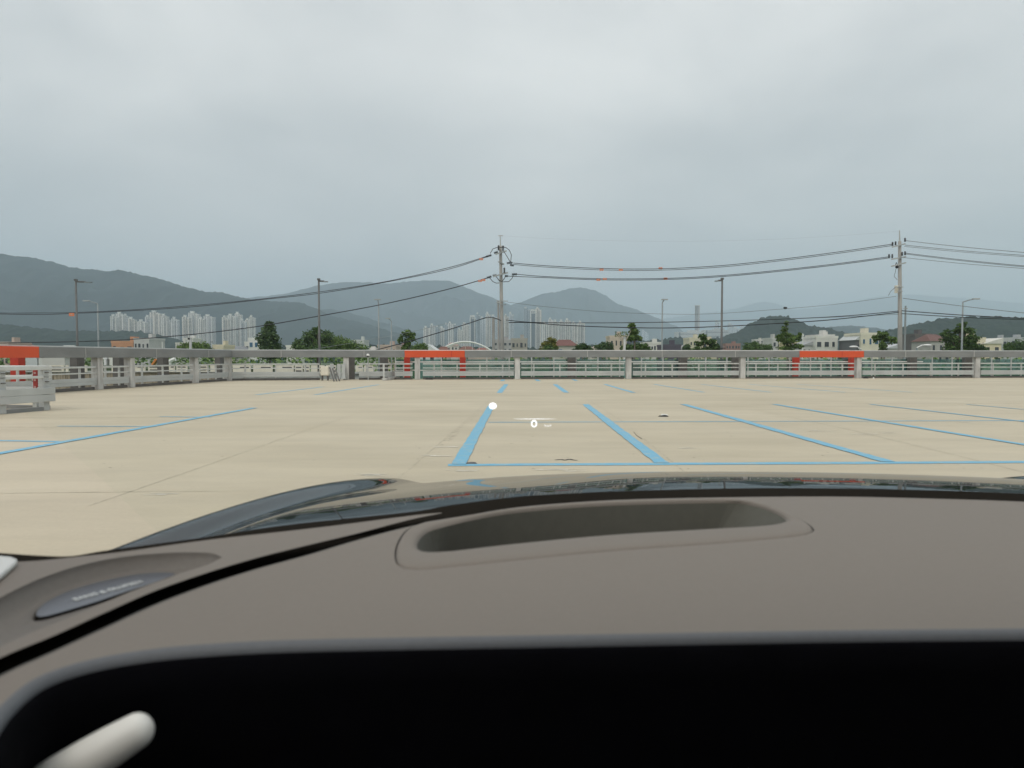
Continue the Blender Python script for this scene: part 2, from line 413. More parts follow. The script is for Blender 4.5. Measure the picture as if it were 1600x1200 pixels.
# ---------------- mountains and hills (real ridges, front and back slopes)
def interp(pts, x):
    if x <= pts[0][0]: return pts[0][1]
    for (a, ya), (b, yb) in zip(pts, pts[1:]):
        if x <= b:
            t = (x - a) / (b - a); t = t*t*(3-2*t)*.35 + t*.65
            return ya + (yb - ya) * t
    return pts[-1][1]
def ridge(name, pts, D, W, m, label, rough=.012, fine=0.0, step=5.0, rows=16, slant=0.0, seed=0.0):
    x0, x1 = pts[0][0], pts[-1][0]; n = int((x1 - x0) / step)
    v = []; f = []
    for i in range(n + 1):
        px = x0 + (x1 - x0) * i / n; d = D * (1 + slant * (px - 800) / 800)
        top = P(px, interp(pts, px), d); h = top.z - LAND + 6
        h *= 1 + rough * noise.fractal(Vector((px * .03 + seed, 1.3, seed)), 1.0, 2.0, 4)
        for j in range(-rows, rows + 1):
            t = j / rows; a = abs(t)
            y = d + t * W; hh = h * (1 - a) ** 1.25
            nn = noise.fractal(Vector((top.x / (D*.035), y / (D*.06), seed)), 1.0, 2.0, 5)
            hh *= 1 + .38 * nn * min(1, a * 3) * (1 if t < 0 else .3)
            fn = fine * noise.noise(Vector((top.x / (fine*1.6 + 1e-6), y / (fine*1.6 + 1e-6), seed))) if fine else 0
            fn += fine * .6 * noise.noise(Vector((top.x / (fine*.7 + 1e-6), y / (fine*.7 + 1e-6), seed + 9))) if fine else 0
            v.append((top.x, y, LAND - 6 + hh + fn * min(1, (1 - a) * 6)))
    k = 2 * rows + 1
    for i in range(n):
        for j in range(k - 1): f.append((i*k+j, (i+1)*k+j, (i+1)*k+j+1, i*k+j+1))
    me = bpy.data.meshes.new(name); me.from_pydata(v, [], f); me.update()
    for p in me.polygons: p.use_smooth = True
    me.materials.append(m); o = bpy.data.objects.new(name, me); SC.collection.objects.link(o)
    bm = bmesh.new(); bm.from_mesh(me); bmesh.ops.recalc_face_normals(bm, faces=bm.faces); bm.to_mesh(me); bm.free()
    return tag(o, label, kind='structure')
fm = forest_mat('far_forest', (.004, .013, .014), (.013, .026, .023), .004)
nm = forest_mat('near_forest', (.006, .016, .013), (.024, .040, .026), .05)
ridge('mountain', [(-700, 470), (-400, 420), (-200, 402), (-80, 400), (0, 397), (25, 400), (45, 401), (80, 409), (110, 417), (140, 421), (170, 424), (185, 421.5), (200, 424), (225, 431), (245, 434), (270, 442), (295, 450), (320, 455), (345, 457), (370, 463), (395, 468), (430, 471), (465, 472), (490, 480), (520, 494), (560, 503), (620, 520), (680, 536), (760, 552)], 3300, 1300, fm, 'long dark wooded mountain filling the left skyline', .004, 5.0, 4.0, 22, seed=2.1)
ridge('mountain', [(380, 540), (430, 505), (470, 485), (520, 483), (560, 492), (600, 505), (660, 522), (740, 540), (800, 555)], 4300, 900, fm, 'lower spur running down behind the round trees', .01, 5.0, 5.0, 16, seed=5.1)
ridge('mountain', [(200, 500), (300, 474), (380, 466), (440, 460), (490, 448), (530, 441), (565, 440), (600, 443), (640, 440), (665, 438), (700, 438), (718, 445), (735, 452), (760, 462), (785, 472), (810, 482), (860, 508), (930, 535), (1000, 556)], 6600, 1900, fm, 'broad hazy mountain in the middle of the skyline', .006, 8.0, 5.0, 20, seed=8.7)
ridge('mountain', [(690, 545), (740, 500), (790, 478), (815, 472), (845, 460), (870, 456), (888, 451), (905, 449), (925, 452), (945, 461), (965, 475), (990, 482), (1010, 490), (1030, 498), (1060, 515), (1110, 540), (1160, 556)], 7000, 1700, fm, 'single rounded hazy peak right of the twin-pole wires', .004, 8.0, 4.0, 20, seed=3.3)
ridge('mountain', [(860, 540), (940, 520), (1020, 500), (1060, 495), (1110, 488), (1150, 482), (1180, 474), (1195, 471), (1210, 474), (1240, 484), (1270, 482), (1320, 474), (1370, 464), (1420, 460), (1500, 466), (1600, 474), (1750, 480), (2100, 520)], 13200, 2600, fm, 'faint pale ridge farthest off on the right', .006, 8.0, 6.0, 18, seed=6.3)
ridge('mountain', [(1150, 540), (1240, 520), (1280, 512), (1330, 509), (1370, 512), (1400, 520), (1450, 530)], 3600, 700, fm, 'low grey-green ridge between the two right hills', .01, 5.0, 4.0, 14, seed=1.9)
ridge('hill', [(-500, 520), (-200, 508), (-60, 507), (0, 508), (20, 508.5), (60, 513), (100, 517), (150, 518.5), (190, 517), (225, 519), (260, 527), (300, 538), (340, 548), (380, 556)], 1500, 420, nm, 'low dark wooded hill in front of the long mountain', .0, 4.5, 2.0, 44, seed=4.4)
ridge('hill', [(930, 548), (980, 536), (1030, 531), (1060, 527), (1100, 530), (1125, 527), (1150, 520), (1170, 507), (1190, 497), (1208, 493.5), (1225, 494), (1240, 498), (1260, 508), (1285, 511), (1310, 517), (1350, 530), (1400, 548)], 1500, 380, nm, 'round wooded knoll behind the airy tree', .0, 4.5, 2.0, 44, seed=7.4)
ridge('hill', [(1330, 548), (1360, 528), (1385, 516), (1400, 513), (1430, 507), (1455, 501), (1480, 497), (1510, 495), (1560, 495), (1620, 497), (1750, 500), (2000, 520), (2200, 548)], 1250, 360, nm, 'long wooded hill behind the bushy tree on the far right', .0, 4.5, 2.0, 44, seed=9.4)
ridge('hill', [(380, 556), (450, 541), (520, 536), (600, 540), (700, 543), (850, 545), (950, 541), (1020, 538), (1100, 545), (1200, 549), (1320, 556)], 900, 200, nm, 'belt of low woods along the river', .0, 4.0, 2.0, 30, seed=11.4)

# ================================================================ APARTMENT TOWERS
WALLS = [(.72, .71, .66), (.76, .74, .69), (.66, .67, .66), (.72, .68, .61)]
tm = [tower_mat('tower_wall_%d' % i, wcol, (.13, .14, .15), 2.9 + .1*i, 4.4 + 1.1*i) for i, wcol in enumerate(WALLS)]
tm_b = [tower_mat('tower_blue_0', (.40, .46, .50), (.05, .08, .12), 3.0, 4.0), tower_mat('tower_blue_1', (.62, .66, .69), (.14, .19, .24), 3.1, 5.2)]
white_m = mat('crown_white', (.66, .66, .63), .7, var=.05); strip_m = mat('stair_glazing', (.12, .15, .18), .3, var=.2)
def tower(i, x0, x1, yt, D, mt, label, group, style=0):
    a, b = P(x0, yt, D), P(x1, yt, D); wd = b.x - a.x; H = a.z - LAND; cx = (a.x+b.x)/2
    dp = min(16, max(10, wd*.8)); rz = (-.18, .12, .25, -.08)[i % 4] if style == 0 else 0
    r = thing('apartment_tower', (cx, D, LAND), label, 'apartment tower', group)
    m = MB(); k = .62
    m.box((cx - wd*.18, D, LAND + H/2), (wd*.62, dp, H), 0)
    m.box((cx + wd*.28, D + 2.5, LAND + H*.48), (wd*.46, dp, H*.96), 0)
    o = m.build('wall', mt, r, loc=(cx - wd*.48, D - dp/2 - .3, LAND))
    m = MB().box((cx + wd*.02, D - dp/2 - .5, LAND + H*.47), (wd*.07, 1.2, H*.94)); m.build('stair_core', strip_m if (style == 1 or i % 3 == 0) else mt, r)
    m = MB().box((cx - wd*.2, D, LAND + H + 2.0), (wd*.30, dp*.5, 4.0)).box((cx - wd*.2, D, LAND + H + 4.3), (wd*.38, dp*.6, .6)); m.build('rooftop_room', white_m, r)
    MB().box((cx + wd*.25, D + 3, LAND + H*.96 + .9), (wd*.5, dp*1.04, 1.8)).build('parapet', white_m, r)
    if style == 1:                       # crown frame and dark glass face
        MB().box((cx, D - dp/2 - 1.6, LAND + H*.49), (wd*.55, .6, H*.9)).build('glass_face', strip_m, r)
        for sx in (-1, 1): MB().box((cx + sx*wd*.36, D - dp/2 - 1.8, LAND + H*.5), (wd*.1, 1.2, H)).build('fin', white_m, r)
        MB().box((cx, D - dp/2 - 1.8, LAND + H + 1.5), (wd*.82, 1.6, 5)).build('crown', white_m, r)
    return r
LT = [(174,183,494),(183,194,490),(194,200,493),(202,211,498),(211,218,506),(217,228,502),(228,236,495),(236,251,488),(253,262,493),(262,270,503),(269,278,498),
      (286,296,495),(296,311,489),(311,320,498),(320,334,494),
      (348,357,496),(356,369,493),(368,377,490),(376,384,501),(384,392,500),(390,398,495)]
for i, (a, b, y) in enumerate(LT):
    cl = 'left cluster before the long mountain' if i < 11 else ('four-tower cluster of the middle left' if i < 15 else 'cluster beside the conical tree')
    k = i if i < 11 else (i-11 if i < 15 else i-15)
    tower(i, a, b, y, 1720 + (i*37) % 5 * 30, tm[i % 4], 'pale high-rise, %s from the left in the %s' % (ORD[k], cl), 'pale apartment towers on the left')
CT = [(662,672,512,0),(672,681,508,0),(681,687,511,3),(687,696,512,0),(695,701,507,2),(700,709,505,0),(709,715,508,3),(715,724,515,0),(722,733,506,0),
      (734,743,495,1),(744,750,491,2),(750,759,497,2),(759,767,490,0),(767,778,494,3),(788,795,493,0),(795,803,490,3),(818,828,482,3),(828,838,486,1),(837,846,482,0)]
for i, (a, b, y, s) in enumerate(CT):
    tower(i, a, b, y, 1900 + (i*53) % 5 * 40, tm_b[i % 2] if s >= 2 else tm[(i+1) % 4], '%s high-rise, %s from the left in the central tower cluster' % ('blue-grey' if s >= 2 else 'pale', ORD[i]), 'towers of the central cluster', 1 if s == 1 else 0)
RT = [(847,857,505),(857,865,499),(865,873,502),(874,883,502),(883,892,500),(893,903,505),(903,914,504)]
for i, (a, b, y) in enumerate(RT):
    tower(i, a, b, y, 1800 + i*12, tm[i % 2], 'white ribbed slab tower, %s from the left behind the yellow-green tree' % ORD[i], 'white slab towers right of the tall pair')
# faint distant blocks
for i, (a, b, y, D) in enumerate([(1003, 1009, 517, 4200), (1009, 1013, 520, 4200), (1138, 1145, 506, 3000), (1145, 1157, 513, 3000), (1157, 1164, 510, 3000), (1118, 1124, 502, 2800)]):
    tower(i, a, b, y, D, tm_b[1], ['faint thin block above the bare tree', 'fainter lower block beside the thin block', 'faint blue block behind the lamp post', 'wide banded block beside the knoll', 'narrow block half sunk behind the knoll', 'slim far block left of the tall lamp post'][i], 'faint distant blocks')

# chimney and plant
c = P(1089.5, 478, 2600); H = c.z - LAND
r = thing('chimney', (c.x, 2600, LAND), 'tall square twin-shaft grey chimney of the power plant', 'chimney')
MB().box((c.x - 3.4, 2600, LAND+H/2), (7.6, 11, H)).build('shaft', mat('chimney_grey', (.30, .31, .32), .8), r)
MB().box((c.x + 5.2, 2601, LAND+H/2), (6.0, 10, H)).build('shaft', mat('chimney_light', (.46, .46, .46), .8), r)
MB().box((c.x + .6, 2600, LAND+H+1), (18, 12.5, 2)).build('cap', white_m, r)
for (a, b, y, lab, mm) in [(1056, 1098, 519, 'long low pale plant hall left of the chimney base', (.50, .51, .50)), (1098, 1136, 516, 'stepped pale plant hall right of the chimney', (.44, .46, .46))]:
    p, q = P(a, y, 2450), P(b, y, 2450); r = thing('plant_building', ((p.x+q.x)/2, 2450, LAND), lab, 'industrial building', 'power plant halls')
    H = p.z - LAND; cx = (p.x+q.x)/2; wd = q.x-p.x
    MB().box((cx, 2450, LAND+H/2), (wd, 50, H)).box((cx+wd*.15, 2452, LAND+H+3), (wd*.4, 30, 6)).build('wall', mat('plant_'+str(a), mm, .8), r)
    for k in range(3): MB().box((cx, 2424.8, LAND+H*(.92-.14*k)), (wd*.92, .6, 2.2)).build('window_band', strip_m, r)
    MB().box((cx-wd*.42, 2424.5, LAND+H*.5), (wd*.05, 1.2, H*.96)).build('service_duct', strip_m, r)

# ================================================================ LOW HOUSES
def colmat(c, nm=None):
    k = 'render_%02d%02d%02d' % tuple(int(x*99) for x in c)
    return mat(k, c, .85, var=.07, scale=.6)
def house(x0, x1, yt, Y, col, label, roof='flat', wins=(2, 3), side=None, roofcol=(.3,.3,.3), win='win', dp=9.0, group='low buildings beyond the deck', ground=LAND, cat='house', name='house', extra=None):
    a, b = P(x0, yt, Y), P(x1, yt, Y); cx = (a.x+b.x)/2; wd = b.x-a.x; H = a.z - ground
    rf = {'flat': 0, 'gable': .16, 'shed': .14, 'hip': .16}[roof] * min(H, 12)
    hw = H - rf
    r = thing(name, (cx, Y, ground), label, cat, group)
    m = colmat(col); rm = colmat(roofcol)
    MB().box((cx, Y + dp/2, ground + hw/2), (wd, dp, hw)).build('wall', m, r, loc=(cx, Y, ground))
    if roof == 'flat':
        pb = MB()
        for (bx, by, sx, sy) in ((cx, Y+.1, wd+.3, .25), (cx, Y+dp-.1, wd+.3, .25), (cx-wd/2, Y+dp/2, .25, dp), (cx+wd/2, Y+dp/2, .25, dp)):
            pb.box((bx, by, ground+hw+.25), (sx, sy, .55))
        ro = pb.build('roof', colmat(tuple(min(.75, c*1.08) for c in col)), r)
        MB().box((cx+wd*.18, Y+dp*.5, ground+hw+.9), (wd*.22, 2.4, 1.8)).build('rooftop_room', m, r)
    elif roof in ('gable', 'hip'):
        k = .5 if roof == 'gable' else .22; mb = MB(); i0 = 0; ov = .35
        z0, z1 = ground+hw, ground+hw+rf
        if roof == 'gable':              # gable faces the camera
            mb.v = [Vector(p) for p in ((cx-wd/2-ov, Y-ov, z0), (cx+wd/2+ov, Y-ov, z0), (cx, Y-ov, z1), (cx-wd/2-ov, Y+dp, z0), (cx+wd/2+ov, Y+dp, z0), (cx, Y+dp, z1))]
            mb.f = [(0,1,2), (3,5,4), (0,2,5,3), (1,4,5,2), (0,3,4,1)]
        else:
            mb.v = [Vector(p) for p in ((cx-wd/2-ov, Y-ov, z0), (cx+wd/2+ov, Y-ov, z0), (cx+wd/2+ov, Y+dp, z0), (cx-wd/2-ov, Y+dp, z0), (cx-wd*.25, Y+dp/2, z1), (cx+wd*.25, Y+dp/2, z1))]
            mb.f = [(0,1,5,4), (1,2,5), (2,3,4,5), (3,0,4), (0,3,2,1)]
        mb.build('roof', rm if roof == 'hip' else (m if side == 'gw' else rm), r)
    else:
        mb = MB(); z0, z1 = ground+hw, ground+hw+rf
        mb.v = [Vector(p) for p in ((cx-wd/2-.3, Y-.3, z0+.02), (cx+wd/2+.3, Y-.3, z1), (cx+wd/2+.3, Y+dp, z1), (cx-wd/2-.3, Y+dp, z0+.02), (cx+wd/2+.3, Y-.3, z0), (cx+wd/2+.3, Y+dp, z0))]
        mb.f = [(0,1,2,3), (0,4,1), (3,2,5), (1,4,5,2), (0,3,5,4)]
        mb.build('roof', rm, r)
    rows, cols = wins; rnd = random.Random(int(x0*7+yt))
    for i in range(rows):
        for j in range(cols):
            zz = ground + hw - 1.7 - i*2.9
            if zz < ground + .8: continue
            ww = wd/cols*rnd.choice((.34, .45, .58)); hh = rnd.choice((1.1, 1.3, 1.5))
            xx = cx - wd/2 + wd*(j+.5)/cols + rnd.uniform(-.1, .1)*wd/cols
            f = MB().box((xx, Y-.03, zz), (ww+.2, .10, hh+.2)).build('window', colmat(tuple(min(.8, c*1.12) for c in col)), r)
            MB().box((xx, Y-.09, zz), (ww, .05, hh)).build('pane', M[win], f)
    if side == 'balcony':
        MB().box((cx+wd*.2, Y-.6, ground+hw-2.9), (wd*.4, 1.1, .9)).build('balcony', colmat(tuple(c*.9 for c in col)), r)
    if extra: extra(r, cx, Y, wd, hw, ground)
    return r
W_, GR, CRM, PNK, BRK = (.62,.61,.57), (.36,.36,.35), (.62,.56,.42), (.46,.36,.31), (.50,.27,.16)
TILE = (.17,.075,.055)
house(-6, 13, 537, 190, (.50,.40,.34), 'pinkish house cut by the picture edge above the orange beam', wins=(2,3))
house(4, 32, 534.5, 210, W_, 'white terraced house with a tiled canopy above the orange beam', roof='hip', roofcol=(.30,.18,.15), wins=(2,5))
house(80, 112, 539.5, 260, (.5,.5,.48), 'low pale shed with a curved roof behind the grey beam', roof='hip', roofcol=(.55,.55,.52), wins=(1,4))
house(174, 208, 535.5, 200, BRK, 'orange-brick block with a small pair of windows', wins=(2,3), roof='flat')
house(209, 233, 531, 199, (.50,.50,.49), 'grey-white block with arched windows beside the orange-brick one', wins=(3,4))
house(274, 286, 537, 300, (.55,.54,.50), 'small cream block left of the round tree', wins=(2,2))
house(287, 301, 530, 320, W_, 'plain white block behind the round tree', wins=(2,2))
house(332, 349, 541, 220, CRM, 'low cream house right of the round tree', wins=(2,2))
house(349, 384, 541, 240, GR, 'long grey hipped-roof hall under the white towers', roof='hip', roofcol=(.2,.21,.22), wins=(1,4))
house(382, 392, 536, 262, W_, 'narrow white annex behind the modern block', wins=(3,1))
house(388, 405, 530.5, 230, (.66,.66,.64), 'modern white block with a tall dark slot window', wins=(3,2), win='win_b')
house(447, 462, 542, 210, W_, 'small white house between the conical and the round tree', wins=(1,3))
house(551, 569, 533, 260, (.5,.52,.5), 'pale blank-walled block above the round tree', wins=(1,1))
house(574, 586, 541, 300, (.52,.5,.47), 'small whitish house left of the twin lamps', roof='hip', roofcol=(.42,.4,.37), wins=(1,2))
house(590, 619, 541, 240, PNK, 'pink-brown row building behind the lamp posts', wins=(2,5))
house(616, 632, 543, 250, (.42,.33,.30), 'brown house left of the small leafy tree', wins=(2,3))
house(656, 681, 538, 150, (.60,.62,.62), 'white gable house with one square dark window', roof='gable', side='gw', wins=(1,2))
house(681, 700, 541, 170, (.5,.44,.4), 'cluttered house with a brown roof at the foot of the arch', roof='hip', roofcol=TILE, wins=(1,3))
house(698, 716, 535, 420, (.55,.5,.46), 'cream house framed by the left half of the arch', roof='hip', roofcol=(.35,.25,.22), wins=(2,3))
house(716, 742, 541, 400, (.42,.34,.31), 'brown tiled house framed by the arch', roof='hip', roofcol=TILE, wins=(1,4))
house(742, 768, 543, 380, PNK, 'pink-roofed house under the right half of the arch', roof='hip', roofcol=(.24,.10,.08), wins=(1,4))
house(771, 800, 532, 330, (.38,.37,.37), 'grey block behind the middle utility pole', wins=(2,4))
house(799, 824, 531, 230, (.36,.34,.31), 'grey-brown block with a row of square windows', wins=(3,4))
house(866, 902, 530, 190, (.42,.40,.36), 'red-roofed house with a wide blue window', roof='hip', roofcol=(.16,.07,.06), wins=(1,2), win='win_b', side='balcony')
house(896, 906, 541, 260, (.45,.43,.40), 'small grey annex beside the red-roofed house', wins=(1,1))
house(923, 935, 541, 250, (.58,.54,.48), 'little cream house between the dark bushes', roof='gable', wins=(1,1), roofcol=(.4,.35,.3))
house(953, 979, 527, 210, (.55,.46,.38), 'pinkish three-storey house behind the bare branches', roof='flat', wins=(3,4))
house(986, 998, 527, 250, (.10,.11,.15), 'dark navy box building behind the airy tree', wins=(2,1))
house(1008, 1035, 536.5, 260, W_, 'low white row building between lamp and tree', wins=(1,6))
house(1037, 1064, 541, 200, (.085,.075,.10), 'flat purple-roofed shop with a white sign band', roof='flat', wins=(1,2))
house(1064, 1070, 539, 240, (.4,.42,.4), 'slim grey-green annex beside the purple roof', roof='shed', wins=(1,1))
house(1077, 1098, 529.5, 260, (.58,.54,.42), 'cream house behind the umbrella-shaped tree', wins=(2,4))
house(1098, 1120, 533, 262, (.55,.50,.38), 'yellowish house right of the umbrella-shaped tree', wins=(2,3))
house(1134, 1157, 538, 420, (.28,.16,.14), 'red-brown low house beside the tall lamp post', wins=(1,5))
house(1180, 1195, 531, 600, (.55,.53,.50), 'small stepped whitish block at the foot of the knoll', wins=(2,2))
house(1207, 1219, 530, 230, (.5,.5,.48), 'grey-white house behind the airy tree foot', wins=(3,2))
house(1236, 1254, 537, 200, (.62,.54,.33), 'yellow house corner beside the white one', wins=(1,2))
house(1254, 1275, 531, 190, (.50,.50,.49), 'lower grey wing with dark twin windows', roof='shed', roofcol=(.35,.36,.37), wins=(2,3), side='balcony')
house(1275, 1309, 528, 188, (.62,.61,.57), 'white three-storey house above the orange frame', wins=(3,3))
house(1280, 1304, 525.5, 196, (.60,.59,.56), 'set-back penthouse storey behind the white three-storey house', wins=(1,4))
house(1337, 1345.5, 521, 180, (.13,.13,.14), 'dark grey side wing of the stair-window house', wins=(1,1), roof='shed', roofcol=(.5,.52,.52))
house(1345.5, 1373, 523, 179, (.66,.62,.51), 'cream house with blue stair windows', wins=(3,3), win='win_b')
house(1384, 1432, 537, 260, (.42,.41,.39), 'long low grey hall behind the right utility pole', roof='gable', roofcol=(.46,.47,.48), wins=(1,5))
house(1430, 1456, 524, 210, (.12,.11,.11), 'dark brown block beside the red tiled house', wins=(2,3))
house(1455, 1486, 521.5, 185, (.40,.39,.37), 'grey house with a red-tiled penthouse', roof='hip', roofcol=(.15,.08,.07), wins=(2,3), side='balcony')
house(1512, 1540, 530, 200, CRM, 'cream house with a stepped roof line', wins=(2,4))
house(1538, 1565, 528, 199, (.64,.57,.41), 'larger cream house with a single square window', roof='shed', roofcol=(.62,.6,.55), wins=(2,2))
house(1566, 1580, 530, 280, (.42,.43,.43), 'grey house behind the rightmost bushes', wins=(2,2))
house(1580, 1610, 529, 300, (.40,.41,.42), 'pale grey house at the right picture edge', wins=(2,4))

# lower things glimpsed between beam and rails
for k, (x0, x1, yt, lab, c) in enumerate([(40, 58, 559, 'white box hut with blue graffiti marks', (.55,.58,.58)), (60, 66, 559, 'narrow white cabin beside the box huts', (.6,.6,.56)),
        (66, 101, 559, 'long white box hut with a louvred front', (.58,.57,.53)), (162, 166, 561, 'slim white kiosk behind the fence', (.7,.7,.7)),
        (171, 184, 560, 'white site cabin with two square windows', (.72,.71,.66))]):
    house(x0, x1, yt, 118, c, lab, wins=(1, 2 if k != 2 else 4), dp=3, ground=P(x0, 571 + (1 if k < 3 else 0), 118).z, group='white huts beyond the left fence', cat='cabin', name='site_cabin')
# terrace that carries them
tag(MB().box((-75, 128, (LAND + P(50, 572, 118).z)/2 - .4), (70, 24, P(50, 572, 118).z - LAND)).build('terrace', M['land']), kind='structure', label='raised earth terrace beyond the left fence')

# playground slide seen between the columns
b0 = P(246, 571, 105)
r = thing('playground_slide', (b0.x, 105, b0.z), 'orange and blue play slide glimpsed through the left fence', 'slide')
om = mat('slide_orange', (.62, .22, .05), .5); bm_ = mat('slide_blue', (.06, .16, .30), .5)
g = P(239, 570, 105); h = P(245, 562, 105); MB().bar(g, h, .8, .25).build('chute', om, r)
g = P(248, 563, 105); h = P(255, 571, 105); MB().bar(g, h, .8, .25).build('chute', bm_, r)
for px in (244, 248.5): MB().bar(P(px, 573, 105.4), P(px, 560.5, 105.4), .12, .12).build('post', M['white'], r)
MB().bar(P(243, 561.6, 105.2), P(249.5, 561.6, 105.2), .9, .12).build('platform', om, r)
r = thing('cabin_canopy', tuple(P(268, 572, 100)), 'curved white canopy rib right of the play slide', 'canopy')
MB().tube([P(264.5, 572, 100), P(265, 566, 100), P(268, 563, 100), P(274, 561, 100)], .3, 6).build('rib', M['white'], r)
MB().box(tuple(P(266.5, 575, 100)), (.8, .8, .5)).build('foot', M['galv'], r)

# arch bridge
AY = 300
r = thing('arch_bridge', tuple(P(727, 556, AY)), 'white steel arch bridge above the orange beam', 'bridge')
pts = []
for k in range(25):
    t = k/24; px = 683 + (771-683)*t; py = 550.5 - 16.5*(1-(2*t-1)**2); pts.append(P(px, py, AY))
MB().tube(pts, .33, 8).build('arch_rib', M['white'], r, smooth=True)
MB().tube([p + Vector((0, 7, 0)) for p in pts], .3, 8).build('arch_rib', M['white'], r, smooth=True)
a, b = P(675, 557, AY), P(780, 557, AY)
MB().bar(a + Vector((0, 3.5, 0)), b + Vector((0, 3.5, 0)), 8, .9).build('bridge_deck', M['galv'], r)
for k in range(3, 22, 3): MB().tube([pts[k], Vector((pts[k].x, AY, a.z))], .06, 5).build('hanger', M['white'], r)
for px in (683, 727, 771): q = P(px, 557, AY); MB().box((q.x, AY+3.5, (q.z+LAND)/2), (1.6, 6, q.z-LAND)).build('pier', M['conc'], r)

# cream hopper
r = thing('hopper', tuple(P(684, 584, 60)), 'cream funnel-shaped hopper between the orange columns', 'hopper')
a, b, c_, d = P(671, 569, 60), P(688, 569, 60), P(688, 581, 60), P(680, 581, 60)
mb = MB()
for yy in (0, 1.2):
    mb.v += [v + Vector((0, yy, 0)) for v in (a, b, c_, d)]
mb.f = [(0,1,2,3), (7,6,5,4), (0,4,5,1), (1,5,6,2), (2,6,7,3), (3,7,4,0)]
mb.build('funnel', M['cream'], r)
a, b, c_ = P(688.5, 571, 60.2), P(695, 579, 60.2), P(688.5, 581, 60.2)
mb = MB()
for yy in (0, 1.0): mb.v += [v + Vector((0, yy, 0)) for v in (a, b, c_)]
mb.f = [(0,1,2), (5,4,3), (0,3,4,1), (1,4,5,2), (2,5,3,0)]
mb.build('brace', M['white'], r)
MB().bar(P(684, 581, 60.5), Vector((P(684, 581, 60.5).x, 60.5, LAND)), .5, .5).build('leg', M['galv'], r)

# ================================================================ TREES
LM = [leaf_mat('leaves_deep', (.042, .088, .024), (.115, .19, .05)), leaf_mat('leaves_mid', (.058, .11, .026), (.165, .25, .06)),
      leaf_mat('leaves_yellow', (.10, .11, .02), (.24, .23, .045)), leaf_mat('leaves_dark', (.034, .068, .024), (.088, .145, .045))]
def tree(x0, x1, yt, Y, blobs, label, cat='tree', lm=1, leaf=.34, n=1500, trunk_px=None, limbs=4, ground=LAND, group='trees beyond the deck', fill=1.0):
    """blobs: (u, v, ru, rv) ellipses of the crown in units of the outline box: u 0..1 across, v 0..1 from the ground-hidden line py=556 up to yt"""
    rnd = random.Random(int(x0*13 + yt))
    A, B = P(x0, 556, Y), P(x1, yt, Y); wd, hv = B.x - A.x, B.z - A.z
    tx = P(trunk_px if trunk_px is not None else (x0+x1)/2, 556, Y).x
    r = thing(label_name(cat), (tx, Y, ground), label, cat, group)
    leaves = MB(); ctr = []
    tot = sum(bb[2]*bb[3] for bb in blobs)
    for (u, v, ru, rv) in blobs:
        c = Vector((A.x + u*wd, Y + rnd.uniform(-.15, .15)*wd, A.z + v*hv)); ctr.append((c, ru*wd, rv*hv))
        k = max(8, int(n * 1.7 * ru*rv/tot))
        # sub-clumps inside each blob
        ncl = max(4, int(k/26)); cls = []
        for _ in range(ncl):
            d = Vector((rnd.gauss(0, 1), rnd.gauss(0, 1), rnd.gauss(0, 1))).normalized() * (rnd.random() ** .4)
            cls.append(Vector((d.x*ru*wd*.86, d.y*ru*wd*.8, d.z*rv*hv*.86)))
        for _ in range(int(k*fill)):
            cc = rnd.choice(cls)
            p = c + cc + Vector((rnd.gauss(0, .15)*ru*wd, rnd.gauss(0, .15)*ru*wd, rnd.gauss(0, .15)*rv*hv)) * 1.25
            s = leaf * rnd.uniform(.6, 1.3)
            a = Vector((rnd.gauss(0, 1), rnd.gauss(0, 1), rnd.gauss(0, .6))).normalized(); b = a.cross(Vector((rnd.gauss(0, 1), rnd.gauss(0, 1), rnd.gauss(0, 1)))).normalized()
            leaves.quad(p - a*s*.5, p - b*s*.3, p + a*s*.5, p + b*s*.3)
    leaves_bm = leaves
    me = bpy.data.meshes.new('crown'); me.from_pydata([v - r.location for v in leaves_bm.v], [], leaves_bm.f); me.materials.append(LM[lm])
    o = bpy.data.objects.new('crown', me); SC.collection.objects.link(o); o.parent = r
    low = min(c.z for c, _, _ in ctr); t = MB(); tr = max(.10, wd*.035)
    mid = Vector((tx + rnd.uniform(-.2, .2), Y, (ground+low)/2 + .2)); tp = Vector((tx + rnd.uniform(-.3, .3), Y, low))
    t.tube([(tx, Y, ground), mid, tp], [tr*1.4, tr, tr*.75], 8)
    for c, a, b in ctr: t.tube([tp - Vector((0, 0, .4)), (tp + c)/2 + Vector((0, 0, -.1*b)), c + Vector((0, 0, b*.4))], [tr*.6, tr*.4, tr*.15], 6)
    t.build('trunk', M['trunk'], r, smooth=True)
    return r
def label_name(cat): return {'tree': 'broadleaf_tree', 'bush': 'leafy_bush', 'conifer': 'conical_tree'}[cat]
tree(402, 441, 502, 120, [(.5,.88,.20,.12), (.5,.72,.30,.16), (.48,.5,.38,.2), (.52,.3,.44,.2), (.5,.1,.48,.2)], 'dense conical dark tree right of the white towers', 'conifer', 3, .42, 5200)
tree(281, 332, 534, 110, [(.3,.55,.28,.4), (.62,.6,.32,.42), (.85,.2,.18,.4), (.1,.25,.2,.4)], 'round bushy tree with a camera pole in front', lm=1, n=2600)
tree(462, 532, 508, 130, [(.52,.82,.10,.14), (.30,.66,.17,.2), (.66,.62,.18,.2), (.45,.48,.28,.26), (.12,.34,.16,.22), (.85,.38,.18,.24), (.5,.18,.55,.24)], 'big round tree behind the tall lamp post', lm=0, n=5200, leaf=.4)
tree(518, 573, 522, 128, [(.25,.55,.28,.35), (.55,.38,.3,.36), (.85,.2,.22,.34)], 'lower bushy tree leaning on the big round one', lm=1, n=2400)
